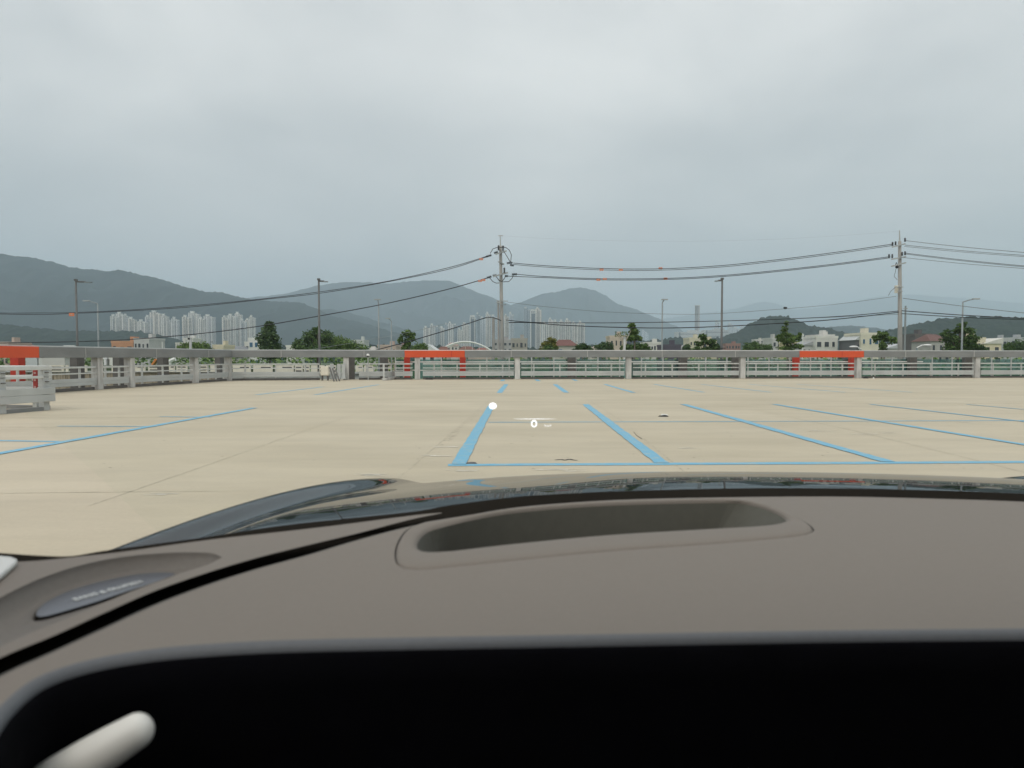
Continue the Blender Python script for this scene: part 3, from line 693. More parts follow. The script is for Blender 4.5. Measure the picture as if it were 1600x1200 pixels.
tree(623, 651, 513, 90, [(.45,.82,.28,.16), (.18,.6,.2,.14), (.8,.68,.2,.16), (.5,.5,.25,.16), (.35,.25,.22,.25)], 'small leafy tree with knotted clumps left of the gable house', lm=1, n=1300, leaf=.28)
tree(640, 668, 533, 140, [(.6,.5,.35,.4), (.25,.3,.3,.4), (.9,.4,.2,.3)], 'rounded bush left of the white gable house', 'bush', 1, .34, 1300)
tree(842, 872, 525, 110, [(.65,.72,.3,.22), (.35,.55,.3,.2), (.85,.45,.2,.25), (.2,.2,.25,.25)], 'yellow-green tree before the slab towers', lm=2, n=1300, leaf=.3)
tree(848, 870, 538, 100, [(.4,.5,.4,.5), (.8,.4,.3,.45)], 'low olive bush beneath the yellow-green tree', 'bush', 0, .3, 900)
tree(896, 926, 535, 120, [(.45,.62,.32,.32), (.8,.35,.25,.4), (.15,.3,.25,.35)], 'dark bush right of the red-roofed house', 'bush', 3, .34, 1500)
tree(927, 957, 532, 130, [(.6,.68,.3,.28), (.3,.45,.3,.35), (.88,.4,.2,.45)], 'dark bush left of the bare tree', 'bush', 3, .34, 1500)
tree(976, 1003, 502, 85, [(.42,.84,.26,.1), (.55,.68,.30,.12), (.25,.5,.26,.10), (.78,.5,.24,.10), (.52,.56,.22,.12)], 'airy tree with a bare lower trunk left of the street lamp', lm=1, n=1500, leaf=.26)
tree(968, 1012, 534, 95, [(.25,.45,.25,.42), (.6,.5,.28,.42), (.88,.45,.2,.4)], 'dark bushes at the foot of the airy tree', 'bush', 0, .32, 1700)
tree(1084, 1121, 520, 90, [(.42,.82,.2,.14), (.62,.62,.3,.14), (.25,.52,.2,.12), (.15,.28,.22,.14), (.85,.35,.2,.2), (.5,.2,.25,.2)], 'umbrella-shaped tiered tree left of the tall lamp post', lm=0, n=1900, leaf=.28)
tree(1117, 1128, 535, 95, [(.5,.5,.45,.45)], 'dark bush right against the tall lamp post', 'bush', 3, .3, 500)
tree(1158, 1202, 533, 150, [(.3,.5,.25,.4), (.55,.62,.22,.35), (.8,.45,.25,.4)], 'olive bush mound left of the knoll tree', 'bush', 0, .4, 1700)
tree(1064, 1083, 538, 150, [(.5,.5,.45,.45)], 'dark green bush beside the purple-roofed shop', 'bush', 3, .34, 800)
tree(1207, 1255, 502, 88, [(.42,.92,.12,.07), (.40,.78,.13,.08), (.42,.62,.18,.09), (.16,.52,.17,.09), (.74,.5,.18,.1), (.9,.58,.1,.08), (.48,.42,.26,.12), (.8,.26,.18,.1), (.55,.22,.3,.1)], 'airy tiered tree before the wooded knoll', lm=1, n=2200, leaf=.27)
tree(1365, 1402, 514, 90, [(.35,.80,.25,.12), (.55,.62,.34,.14), (.15,.66,.16,.16), (.82,.55,.2,.14), (.35,.4,.2,.14)], 'flat-topped spreading tree left of the right utility pole', lm=1, n=1600, leaf=.27)
tree(1368, 1386, 542, 92, [(.5,.5,.45,.4)], 'small dark bush below the spreading tree', 'bush', 3, .28, 450)
tree(1470, 1527, 503, 88, [(.50,.92,.14,.08), (.48,.76,.2,.1), (.18,.68,.18,.09), (.74,.72,.18,.14), (.45,.5,.32,.16), (.82,.5,.18,.14), (.45,.24,.3,.2), (.72,.3,.2,.16)], 'broad bushy tree before the long hill on the right', lm=0, n=3400, leaf=.30)
tree(1505, 1542, 538, 95, [(.2,.5,.25,.4), (.6,.6,.3,.4), (.9,.3,.2,.4)], 'low dark bushes before the cream houses', 'bush', 3, .3, 1200)
tree(1568, 1592, 531, 120, [(.3,.5,.35,.4), (.75,.55,.3,.4)], 'grey-green bush near the right picture edge', 'bush', 0, .32, 1000)
tree(1588, 1640, 527, 115, [(.3,.5,.3,.45), (.7,.55,.35,.45)], 'dark bush cut by the right picture edge', 'bush', 3, .34, 1500)
# bare forked branches left of the airy tree
q = P(973, 556, 84)
r = thing('bare_tree', (q.x, 84, LAND), 'leafless forked tree beside the white post', 'tree', 'trees beyond the deck')
t = MB(); top = P(975, 538, 84); t.tube([(q.x, 84, LAND), P(974, 548, 84), top], [.16, .12, .09], 6)
for a, b, c_ in [((970, 530), (966, 524), (963, 522)), ((972, 528), (968, 521), (970, 518)), ((979, 530), (983, 522), (986, 516)), ((974, 529), (978, 523), (977, 519))]:
    t.tube([top, P(a[0], a[1], 84), P(b[0], b[1], 84.3), P(c_[0], c_[1], 84.5)], [.08, .06, .04, .02], 5)
t.build('trunk', mat('bare_bark', (.42, .37, .29), .9), r)
tl = MB(); rnd = random.Random(3)
for _ in range(90):
    p = P(rnd.uniform(961, 981), rnd.uniform(518, 527), 84.3); s = .2
    a = Vector((rnd.gauss(0,1), rnd.gauss(0,1), rnd.gauss(0,1))).normalized(); b = a.cross(Vector((0,1,.3))).normalized()
    tl.quad(p-a*s*.5, p-b*s*.3, p+a*s*.5, p+b*s*.3)
tl.build('crown', LM[1], r)
# treeline mass low behind the fence
tb = MB(); rnd = random.Random(5)
for k_ in range(8200):
    px = rnd.uniform(-120, 1750) if k_ < 5200 else rnd.uniform(-120, 640); Y = rnd.uniform(150, 260)
    if 700 < px < 770 and Y < 300: continue
    p = P(px, 557, Y); zt = P(px, 552.5 + 2.5*noise.noise(Vector((px*.05, 0, 0))), Y).z
    z = LAND + (zt - LAND) * math.sqrt(rnd.random()); s = rnd.uniform(.7, 1.4)
    p = Vector((p.x, Y, z)); a = Vector((rnd.gauss(0,1), rnd.gauss(0,1), rnd.gauss(0,.6))).normalized(); b = a.cross(Vector((rnd.gauss(0,1), rnd.gauss(0,1), 1))).normalized()
    tb.quad(p-a*s*.5, p-b*s*.35, p+a*s*.5, p+b*s*.35)
me = bpy.data.meshes.new('undergrowth'); me.from_pydata(tb.v, [], tb.f); me.materials.append(LM[1])
o = bpy.data.objects.new('undergrowth', me); SC.collection.objects.link(o); tag(o, 'mixed green undergrowth on the levee seen through the fence', 'undergrowth', kind='stuff')

# ================================================================ FENCE, BEAMS AND COLUMNS
BZ0, BZ1 = 1.25, 1.63
def nrm(d): return Vector((d.y, -d.x, 0))          # towards the deck for lines running left to right
def beam_run(line_, pxs, mt, label, name, cat, cols, rear=(), group=None, colmat_=None, flip=1, seams=4.4):
    s0, s1 = (s_at_px(line_, pxs[0]), s_at_px(line_, pxs[1])) if not isinstance(pxs[0], str) else (float(pxs[0]), float(pxs[1]))
    if s0 > s1: s0, s1 = s1, s0
    a, d0 = along(line_, s0 + .004); b, _ = along(line_, s1 - .004)
    r = thing(name, ((a+b)/2).to_tuple(), label, cat, group)
    r.location.z = 0
    # follow the bends of the line
    ss = [s0 + .004]; acc = 0
    for p, q in zip(line_, line_[1:]):
        acc += (q-p).length
        if s0 < acc < s1: ss.append(acc)
    ss.append(s1 - .004)
    m = MB()
    for u, v in zip(ss, ss[1:]):
        p, d = along(line_, u + 1e-4); q, _ = along(line_, v - 1e-4)
        n = Vector((d.y, -d.x, 0)) * flip
        off = n * .02
        m.bar(Vector((p.x, p.y, (BZ0+BZ1)/2)) + off, Vector((q.x, q.y, (BZ0+BZ1)/2)) + off, .42, BZ1-BZ0)
    m.build('beam', mt, r, bevel=.008)
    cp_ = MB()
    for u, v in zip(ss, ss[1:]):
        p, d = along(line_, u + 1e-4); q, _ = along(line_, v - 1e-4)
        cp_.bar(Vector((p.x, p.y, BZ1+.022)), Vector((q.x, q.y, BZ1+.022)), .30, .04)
    cp_.build('cap_highlight', M['white'] if (line_ is MAIN and 600 < pxs[0] < 1000) else M['galv_lt'], r)  # pale strip paints the highlight along the beam top, whitest on the middle beams
    k = s0 + seams*.6
    while k < s1 - .5:
        p, d = along(line_, k); n = Vector((d.y, -d.x, 0)) * flip
        c = p + n * .232
        MB().box((c.x, c.y, (BZ0+BZ1)/2), (.035, .008, BZ1-BZ0-.03), math.atan2(d.y, d.x)).build('joint_cover', M['seam'] if mt is not M['orange'] else M['red'], r)
        k += seams
    for px in cols:
        s = s_at_px(line_, px) if px > -500 else -px - 1000
        p, d = along(line_, s)
        MB().box((p.x, p.y, BZ0/2), (.30, .30, BZ0-.004), math.atan2(d.y, d.x)).build('column', colmat_ or M['conc'], r, bevel=.012)
    for px in rear:
        s = s_at_px(line_, px); p, d = along(line_, s); n = Vector((d.y, -d.x, 0)) * flip
        c = p - n * 1.25
        if abs(d.x) > .5: c = c + d * (((px-800)/F*c.y - c.x)/d.x)
        else:
            for _ in range(4): c = c + d * ((c.x*F/(px-800) - c.y)/d.y)
        MB().box((c.x, c.y, BZ1/2 - .3), (.46 if mt is not M['orange'] else .34, .30, BZ1+.5), math.atan2(d.y, d.x)).build('rear_column', M['dark'] if mt is not M['orange'] else M['red'], r)
    return r
mfl = 1
beam_run(MAIN, (360, 632), M['beam'], 'grey edge beam on columns between the corner and the middle orange frame', 'edge_beam', 'edge beam', [540.5], [600, 548], 'grey edge beams')
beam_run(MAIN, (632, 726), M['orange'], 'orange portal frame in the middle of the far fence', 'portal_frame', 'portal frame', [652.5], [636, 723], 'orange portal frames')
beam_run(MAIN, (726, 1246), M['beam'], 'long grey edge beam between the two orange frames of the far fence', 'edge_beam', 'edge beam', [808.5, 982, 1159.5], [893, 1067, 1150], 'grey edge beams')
beam_run(MAIN, (1246, 1346), M['orange'], 'orange portal frame at the right of the far fence', 'portal_frame', 'portal frame', [1340], [1244, 1332], 'orange portal frames')
beam_run(MAIN, (1346, 2100), M['beam'], 'grey edge beam right of the right-hand orange frame', 'edge_beam', 'edge beam', [1525, 1712, 1900], [1426, 1512, 1690], 'grey edge beams')
beam_run(LEFT, (358.5, 52), M['beam'], 'grey edge beam along the left side of the deck', 'edge_beam', 'edge beam', [356.5, 303.5, 202.5, 152], [343, 255, 187, 121], 'grey edge beams', flip=-1)
beam_run(LEFT, (52, -700), M['orange'], 'orange portal frame cut by the left picture edge', 'portal_frame', 'portal frame', [-260], [28], 'orange portal frames', flip=-1, seams=30)

def rail_bay(line_, p0, p1, label, group, n=4, flip=1, stub=True, px=True):
    s0, s1 = (s_at_px(line_, p0), s_at_px(line_, p1)) if px else (p0, p1)
    if s0 > s1: s0, s1 = s1, s0
    a, _ = along(line_, s0); b, _ = along(line_, s1); d = (b-a).normalized(); nn = Vector((d.y, -d.x, 0))*flip
    r = thing('guard_rail', (((a+b)/2).x, ((a+b)/2).y, 0), label, 'guard rail', group)
    off = nn * .05; up = lambda p, z: Vector((p.x, p.y, z)) + off
    e = d * .02
    MB().bar(up(a+e, .885), up(b-e, .885), .07, .07).build('top_rail', M['galv_lt'], r, bevel=.01)
    MB().bar(up(a+e, .655), up(b-e, .655), .05, .05).build('middle_rail', M['galv_lt'], r, bevel=.008)
    MB().bar(up(a+e, .397), up(b-e, .397), .09, .135).bar(up(a+e, .262), up(b-e, .262), .085, .130).build('kick_board', M['galv'], r, bevel=.006)
    MB().bar(up(a+e, .06) - nn*.12, up(b-e, .06) - nn*.12, .12, .11).build('base_channel', M['dark'], r)  # dark tone stands in for the shadow in the gap under the boards
    for k in range(n):
        t = (k+.5)/n; q = a + (b-a)*t
        MB().box((q.x+off.x*-1.6, q.y+off.y*-1.6, .445), (.075, .055, .888), math.atan2(d.y, d.x)).build('stanchion', M['galv_lt'], r)
    return r
gm = 'guard rail bays along the far fence'
edges = [(358, 500, 3, 'guard rail bay right of the left corner'), (560, 612, 2, 'short set-forward guard rail bay left of the middle orange frame'), (616, 645, 1, 'narrow guard rail bay at the left leg of the middle orange frame'),
         (660, 803, 4, 'guard rail bay under the middle orange frame'), (814, 976, 4, 'guard rail bay under the arch-side of the long grey beam'), (988, 1154, 4, 'guard rail bay below the umbrella-shaped tree'),
         (1165, 1334, 5, 'guard rail bay under the right orange frame'), (1346, 1520, 4, 'guard rail bay below the right utility pole'), (1531, 1706, 4, 'guard rail bay cut by the right picture edge'), (1718, 1890, 4, 'guard rail bay beyond the right picture edge')]
edges[4] = (814, 976, 4, 'guard rail bay below the slab towers and yellow-green tree')
for a, b, n, lab in edges: rail_bay(MAIN, a, b, lab, gm, n)
ls = [s_at_px(LEFT, x) for x in (357, 303.5, 202.5, 152)] + [None]
rail_bay(LEFT, 357, 308, 'guard rail bay on the left side next to the corner', 'guard rail bays along the left side', 4, -1)
rail_bay(LEFT, 300, 207, 'guard rail bay on the left side below the play slide', 'guard rail bays along the left side', 3, -1)
rail_bay(LEFT, 199, 156, 'guard rail bay on the left side between the two closest columns', 'guard rail bays along the left side', 2, -1)
rail_bay(LEFT, 148, -60, 'guard rail bay on the left side under the cut orange frame', 'guard rail bays along the left side', 4, -1)

# set-forward recess with cabinet and leaning boards
# free-standing ramp parapet, near left
def parapet(a, b, label, posts, faces=1, ext=.12):
    a, b = Vector(a), Vector(b); d = (b-a).normalized(); n = Vector((d.y, -d.x, 0)) * faces
    r = thing('ramp_parapet', ((a+b)/2).to_tuple(), label, 'parapet', 'ramp parapets')
    up = lambda p, z, o=0: Vector((p.x, p.y, z)) + n*o
    mb = MB().bar(up(a - d*.0, .47, .13), up(b + d*ext, .47, .13), .07, .155).bar(up(a, .30, .13), up(b + d*ext, .30, .13), .066, .170)
    mb.build('kick_board', M['galv'], r, bevel=.008)
    MB().bar(up(a, 1.02, .06), up(b + d*.1, 1.02, .06), .09, .10).build('top_rail', M['galv_lt'], r, bevel=.012)
    MB().bar(up(a, .80, .05), up(b + d*.1, .80, .05), .06, .06).build('middle_rail', M['galv_lt'], r, bevel=.01)
    MB().bar(up(a, .045, .0), up(b, .045, .0), .14, .09).build('base_channel', M['beam'], r)
    for t in posts:
        q = a + (b-a)*t
        MB().box((q.x, q.y, .5), (.16, .16, .999), math.atan2(d.y, d.x)).build('post', M['galv'], r, bevel=.01)
        for z in (.98, .76): MB().box((q.x + n.x*.1, q.y + n.y*.1, z - .07), (.10, .03, .02), math.atan2(d.y, d.x)).build('bracket', M['dark'], r)
    return r
pb = G(72, 641); pa = pb + (G(0, 647) - pb) * 2.6
parapet(pa, pb, 'near end of the grey ramp parapet standing on the deck', [.02, .36, .62, .985])
pc = pb + Vector((-5.0, 1.6, 0))
parapet(pb + Vector((-.12, .25, 0)), pc, 'grey parapet on the far side of the ramp, behind the near one', [.06, .5, .98], faces=-1, ext=0)
q = pb + Vector((-.33, .02, 0))
r = thing('warning_board', (q.x, q.y, 0), 'narrow red and white warning board fixed behind the ramp parapet', 'warning board')
MB().box((q.x, q.y+.12, .72), (.10, .03, .56)).build('board', mat('faded_red', (.30, .035, .03), .7, var=.2), r)
for k in range(3): MB().box((q.x, q.y+.098, .55 + k*.17), (.05, .008, .045)).build('white_mark', mat('pink_mark', (.45, .28, .26), .7), r)
MB().box((q.x, q.y+.12, .205), (.04, .03, .41)).build('foot', M['galv'], r)
r = thing('steel_pipe', tuple(G(30, 640)), 'thin pale pipe lying slanted behind the parapet board', 'pipe')
MB().tube([P(8, 615.5, 16.9), P(52, 608, 17.6)], .03, 8).build('tube', M['white'], r)
MB().tube([P(51.5, 608, 17.6), P(53.5, 607.6, 17.62)], .045, 8).build('collar', M['galv'], r)

# glass noise barrier behind the far fence, right of the set-forward bay
def off_line(line_, dist): return [p + Vector((-(line_[1]-line_[0]).normalized().y, (line_[1]-line_[0]).normalized().x, 0))*dist for p in line_]
BL = [Vector((p.x, p.y + 1.55, 0)) for p in MAIN]
s0, s1 = s_at_px(BL, 618), s_at_px(BL, 1640); n = 31
a, _ = along(BL, s0)
r = thing('glass_barrier', (a.x, a.y, 0), 'green-tinted glass barrier with thin posts behind the far fence', 'glass barrier')
prev = None
for k in range(n+1):
    p, d = along(BL, s0 + (s1-s0)*k/n); rz = math.atan2(d.y, d.x)
    MB().box((p.x, p.y, .46), (.07, .09, 2.1), rz).build('post', M['galv'], r)
    if prev is not None:
        MB().bar(Vector((prev.x, prev.y+.0, .30)) + d*.045, Vector((p.x, p.y, .30)) - d*.045, .012, 1.66).build('pane', M['bglass'], r)
    prev = p
p0, _ = along(BL, s0); p1, _ = along(BL, s_at_px(BL, 1440)); mid = BL[1]
MB().bar(Vector((p0.x, p0.y-.09, .985)), Vector((p1.x, p1.y-.09, .985)), .08, .07).build('top_rail', M['white'], r)
q0 = G(615, 590)
MB().bar(Vector((p0.x, p0.y-.09, .50)), Vector((p0.x+7, p0.y+.55, .50)), .05, .05).build('lower_rail', M['white'], r)

# electrical cabinet and leaning planks by the corner recess
c = G(508, 594.5)
r = thing('electrical_cabinet', tuple(c), 'small cream cabinet on legs before the far fence', 'cabinet')
MB().box((c.x, c.y, .52), (.42, .28, .50)).build('body', M['cream'], r, bevel=.01)
for s in (-1, 1): MB().box((c.x+s*.15, c.y, .135), (.05, .2, .27)).build('leg', M['dark'], r)
MB().box((c.x, c.y-.15, .52), (.36, .015, .42)).build('door', M['cream'], r)
for k in range(3):
    a = G(522 + k*4.2, 596.2 - .2*k); b = P(515 + k*4.6, 574 + k*1.5, a.y + .7)
    o = MB().bar(a + Vector((0, 0, .02)), b, .07, .035).build('wooden_plank', M['dark']); tag(o, '%s dark plank leaning beside the cream cabinet' % ['leftmost', 'middle', 'rightmost'][k], 'plank', 'planks leaning on the fence')
for k, px in enumerate((517, 528, 535)):
    a = G(px, 594.2)
    r = thing('sign_board', (a.x, a.y, 0), '%s' % ['small pale folded board left of the planks', 'pale folded board behind the planks', 'pale folded board against the grey column'][k], 'board', 'pale boards stacked by the fence')
    MB().box((a.x, a.y+.25, .5), (.2, .05, .8), 0).build('panel', M['galv'], r)
    MB().box((a.x, a.y+.25, .1), (.28, .3, .05)).build('foot', M['galv'], r)
# security camera on its stalk
a = G(575, 594, -0)
b = P(575, 555, a.y); b2 = Vector((b.x, b.y, 0))
r = thing('dome_camera', tuple(b2), 'round white dome camera on a thin pole before the grey beam', 'camera')
MB().tube([(b.x, b.y, 0), (b.x, b.y, b.z-.05)], .025, 8).build('pole', M['galv'], r)
MB().ell((b.x, b.y, b.z), (.085, .085, .085)).build('dome', M['white'], r, smooth=True)
MB().ell((b.x, b.y-.03, b.z-.055), (.06, .06, .05)).build('lens', M['black'], r, smooth=True)
# return of the rail at the recess corner
a = MAIN[0]
c0 = G(562, 595.2); c1 = G(600, 594.6); c2 = G(622, 591.8)
r = thing('recess_rail', tuple(c1), 'low slanted rail closing the set-forward bay', 'guard rail')
MB().bar(c1 + Vector((0, 0, .32)), c2 + Vector((0, 0, .32)), .08, .26).build('kick_board', M['galv'], r)
MB().bar(c1 + Vector((0, 0, .88)), c2 + Vector((0, 0, .88)), .06, .06).build('top_rail', M['galv_lt'], r)
for q in (c1, (c1+c2)/2): MB().box((q.x, q.y, .44), (.07, .07, .86)).build('stanchion', M['galv_lt'], r)
MB().bar(c1 + Vector((0, 0, .07)), c2 + Vector((0, 0, .07)), .25, .12).build('kerb', M['conc'], r)

# slatted cream panels on the lower ramp outside, left part
def slat_panel(px0, px1, Y, y0, y1, label, kind=0):
    a, b = P(px0, y0, Y), P(px1, y1, Y); cx = (a.x+b.x)/2; wd = b.x-a.x; h = a.z-b.z; zc = (a.z+b.z)/2
    r = thing('slatted_panel', (cx, Y, b.z), label, 'wall panel', 'cream panels on the outer ramp wall')
    MB().box((cx, Y, zc), (wd, .12, h)).build('board', M['cream'], r)
    if kind != 2:
        for k in range(2 if kind == 0 else 1):
            MB().box((cx + (0 if kind == 0 else wd*.16), Y-.07, zc + h*(.22 - .42*k)), (wd*(.72 if kind == 0 else .5), .03, h*.13)).build('slot', M['slot'], r)
pl = [(22,40,1),(78,100,0),(103,107,2),(111,120,0),(132,136,2),(175,189,2),(208,227,1),(232,251,0),(264,273,1),(276,293,0),(309,325,0),(329,336,2),(339,344,2),(364,392,1),(396,426,1),(430,459,1),(461,473,0),(475,484,0),(486,496,2),(499,507,0),(510,517,0),(519,525,0)]
for k, (a, b, kd) in enumerate(pl):
    yb = 583.5 if a > 350 else 581
    slat_panel(a, b, 52, 570.5, yb, 'cream panel, %s from the left on the outer ramp wall' % ORD[k], kd)
for k, (a, b) in enumerate([(556, 567), (569, 583)]):
    slat_panel(a, b, 52, 571, 581, ['cream double board behind the set-forward rail bay', 'slanted cream board right of the double board'][k], 1)
def low_wall(px0, px1, Y, y0, m, name, label, zb=LAND, th=.2, cat='wall'):
    a, b = P(px0, y0, Y), P(px1, y0, Y)
    r = thing(name, ((a.x+b.x)/2, Y, zb), label, cat)
    mb = MB(); n = max(6, int((b.x-a.x)/.45)); st = (b.x-a.x)/n
    for k in range(n): mb.box((a.x + st*(k+.5), Y + (.05 if k % 2 else 0), (a.z+zb)/2), (st*1.001, th, a.z-zb))
    mb.build('sheeting', m, r)
    MB().box(((a.x+b.x)/2, Y-.03, a.z+.05), (b.x-a.x, th+.2, .1)).build('capping', M['galv'], r)
low_wall(-60, 352, 53.2, 581.5, M['tan'], 'sheet_pile_wall', 'brown corrugated sheet wall outside the left fence')
low_wall(352, 640, 53.4, 584, M['galv'], 'retaining_wall', 'grey outer ramp wall behind the far fence near the corner')

# ================================================================ LAMP POSTS
def l_lamp(px, py, Y, dx, label, m='lamp', rod=0):
    t = P(px, py, Y)
    r = thing('street_lamp', (t.x, Y, LAND), label, 'street lamp', 'tall flat-armed lamp posts')
    MB().tube([(t.x, Y, LAND), (t.x, Y, t.z)], [.11, .07], 10).build('pole', M[m], r, smooth=True)
    L_ = dx / F * Y
    MB().bar((t.x, Y, t.z-.08), (t.x + L_*.62, Y, t.z-.10), .10, .12).build('arm', M[m], r)
    MB().box((t.x + L_*.80, Y, t.z-.13), (abs(L_)*.42, .28, .07)).build('lamp_head', M['lamp_lt'], r)
    MB().box((t.x, Y, t.z+.05), (.2, .2, .14)).build('cap', M[m], r)
    for k in range(rod):
        MB().bar((t.x-.28, Y-.1, t.z - 5.3 - k*.45), (t.x+.28, Y-.1, t.z-5.3-k*.45), .04, .05).build('cable_bracket', M['wire'], r)
l_lamp(118.5, 438.5, 55, 24, 'tall dark lamp post at the far left with its arm to the right')
l_lamp(498, 437.5, 55, 14, 'tall grey lamp post before the big round tree', 'lamp')
l_lamp(1128.5, 436.5, 55, -11, 'tall dark lamp post right of the chimney with cable brackets', 'lamp', 4)
def c_lamp(px, py, Y, hx, hy, label, m='lamp_lt', tail=None):
    t = P(px, py, Y); h = P(hx, hy, Y)
    r = thing('street_lamp', (t.x, Y, LAND), label, 'street lamp', 'slim curved-arm street lamps')
    MB().tube([(t.x, Y, LAND), (t.x, Y, t.z)], [.14, .08], 8).build('pole', M[m], r, smooth=True)
    md = Vector(((t.x*.55+h.x*.45), Y, t.z + (h.z-t.z)*.6))
    MB().tube([t, md, h], [.075, .06, .05], 6).build('arm', M[m], r)
    s = 1 if hx > px else -1
    MB().box((h.x, Y, h.z), (.75, .3, .13)).build('lamp_head', M['lamp'] if m == 'lamp' else M['galv'], r)
c_lamp(152.5, 475, 85, 135, 470, 'pale slim street lamp with its arm to the left')
c_lamp(591.5, 474, 85, 590, 468, 'slim street lamp left of the forked one', 'lamp_lt')
c_lamp(611.5, 502, 110, 606, 497.5, 'short pale street lamp with a bright head')
c_lamp(1035, 473, 85, 1038.5, 468, 'slim grey street lamp left of the chimney', 'lamp_lt')
c_lamp(1504.5, 472, 80, 1525, 467, 'slim street lamp with a long arm to the right', 'lamp_lt')
# short white camera post in front of the round tree
t = P(297.5, 527, 75)
r = thing('camera_post', (t.x, 75, LAND), 'stout white camera post in front of the round tree', 'camera post')
MB().tube([(t.x, 75, LAND), (t.x, 75, t.z)], .14, 8).build('pole', M['galv_lt'], r)
MB().box((t.x+.3, 75, t.z+.05), (.55, .3, .2)).build('camera_housing', M['white'], r)
MB().box((t.x-.1, 74.9, t.z-.15), (.2, .2, .2)).build('lens', M['black'], r)
t = P(976, 528, 70)
r = thing('white_post', (t.x, 70, LAND), 'short white post beside the leafless tree', 'post')
MB().tube([(t.x, 70, LAND), (t.x, 70, t.z)], .11, 8).build('pole', M['white'], r); MB().box((t.x, 70, t.z+.04), (.3, .3, .08)).build('cap', M['galv'], r)
t = P(253.5, 534, 110)
r = thing('antenna_mast', (t.x, 110, LAND), 'thin white mast left of the round tree', 'mast')
MB().tube([(t.x, 110, LAND), (t.x, 110, t.z)], .07, 6).build('pole', M['white'], r); MB().box((t.x, 110, P(253, 547, 110).z), (1.5, .1, .25)).build('crossbar', M['white'], r)
t = P(1254.5, 521, 120)
r = thing('antenna_mast', (t.x, 120, LAND), 'thin white mast beside the white three-storey house', 'mast')
MB().tube([(t.x, 120, LAND), (t.x, 120, t.z)], .07, 6).build('pole', M['white'], r); MB().box((t.x, 120, t.z-.3), (.4, .1, .3)).build('crossbar', M['white'], r)
for (px, py, hx, lab) in [(1432.5, 543.5, 1449, 'short street lamp with a white curved head before the dark brown block'), (1345, 546, 1334, 'low street lamp with a broad white head above the right orange frame')]:
    t = P(px, py, 70); h = P(hx, py-4, 70)
    r = thing('street_lamp', (t.x, 70, LAND), lab, 'street lamp', 'low white-headed street lamps')
    MB().tube([(t.x, 70, LAND), (t.x, 70, t.z)], .09, 8).build('pole', M['lamp_lt'], r)
    MB().tube([t, (t+h)/2 + Vector((0, 0, .12)), h], [.07, .07, .06], 6).build('arm', M['white'], r)
    MB().ell(h, (.45, .2, .12)).build('lamp_head', M['white'], r, smooth=True)

# ================================================================ UTILITY POLES AND CABLES
PY1, PY2 = 60.0, 58.0
def utility_pole(px, top, spike, Y, w0, w1, lean, label):
    b = P(px, 556, Y); t = P(px - lean, top, Y); s = P(px - lean - .3, spike, Y)
    r = thing('utility_pole', (b.x, Y, LAND), label, 'utility pole', 'concrete utility poles')
    base = Vector((b.x + (b.x-t.x)*.45, Y, LAND))
    MB().tube([base, t], [w0, w1], 12).build('pole', M['pole'], r, smooth=True)
    MB().tube([t, s], [.06, .035], 6).build('lightning_rod', M['galv'], r)
    return r, t
def arm(r, px0, py0, px1, py1, Y, th=.09, name='crossarm', dy=1.0, m='galv'):
    MB().bar(P(px0, py0, Y-dy*.5), P(px1, py1, Y+dy*.5), th, th).build(name, M[m], r)
def insul(r, px, py, Y, h=.42, rad=.1):
    q = P(px, py, Y); mb = MB()
    for k in range(4): mb.tube([q + Vector((0, 0, h*k/4)), q + Vector((0, 0, h*k/4 + h*.15))], [rad, rad*.6], 8)
    mb.tube([q, q + Vector((0, 0, h))], rad*.45, 6); mb.build('insulator', M['black'], r)
r, _ = utility_pole(785.5, 384, 368, PY1, .205, .12, 3.6, 'concrete utility pole in the middle with looped jumper cables')
arm(r, 775, 397, 791, 392, PY1 - .25, .12); arm(r, 779, 409, 787, 413, PY1 - .25, .1); arm(r, 771, 432, 793, 426, PY1 - .25, .12); arm(r, 776, 470, 793, 470.5, PY1 - .25, .07); arm(r, 777, 475.5, 790, 476, PY1-.25, .06)
arm(r, 778.5, 368.3, 786, 368.3, PY1, .06, 'rod_tip', 0)
for px, py in ((779, 391), (786, 391.5), (788, 426)): insul(r, px, py, PY1 - .3)
def jumper(pts, rad=.028): return MB().tube([P(a, b, PY1 - .45) for a, b in pts], rad, 5).build('jumper_cable', M['wire'], r)
jumper([(766, 396), (770, 389), (777, 386.5), (790, 386.5), (796, 391), (799, 398), (798, 409)])
jumper([(788, 394), (793, 402), (797, 409)]); jumper([(765, 434), (770, 440), (776, 442.5), (780, 442)]); jumper([(775, 432), (780, 438), (785, 440.5), (795, 440), (800, 435), (802, 430)]); jumper([(776, 433), (781, 440)]); jumper([(785, 439.5), (790, 432)])
def strain(x0, y0, x1, y1, Y=PY1):
    a, b = P(x0, y0, Y - .45), P(x1, y1, Y - .45); mb = MB(); d = b-a
    for k in range(5): mb.tube([a + d*(k/5), a + d*(k/5+.12)], [.12, .07], 8)
    mb.tube([a, b], .04, 6); mb.build('strain_insulator', M['black'], r)
strain(760, 401, 768, 398.5); strain(772, 395.5, 778, 393.5); strain(761, 434, 768, 432); strain(770, 431, 776, 429.5); strain(792, 411, 801, 410.5); strain(797, 413.8, 803, 415); strain(800, 428.6, 808, 428.4); strain(789, 431.2, 794, 431.3)
utility_a = r
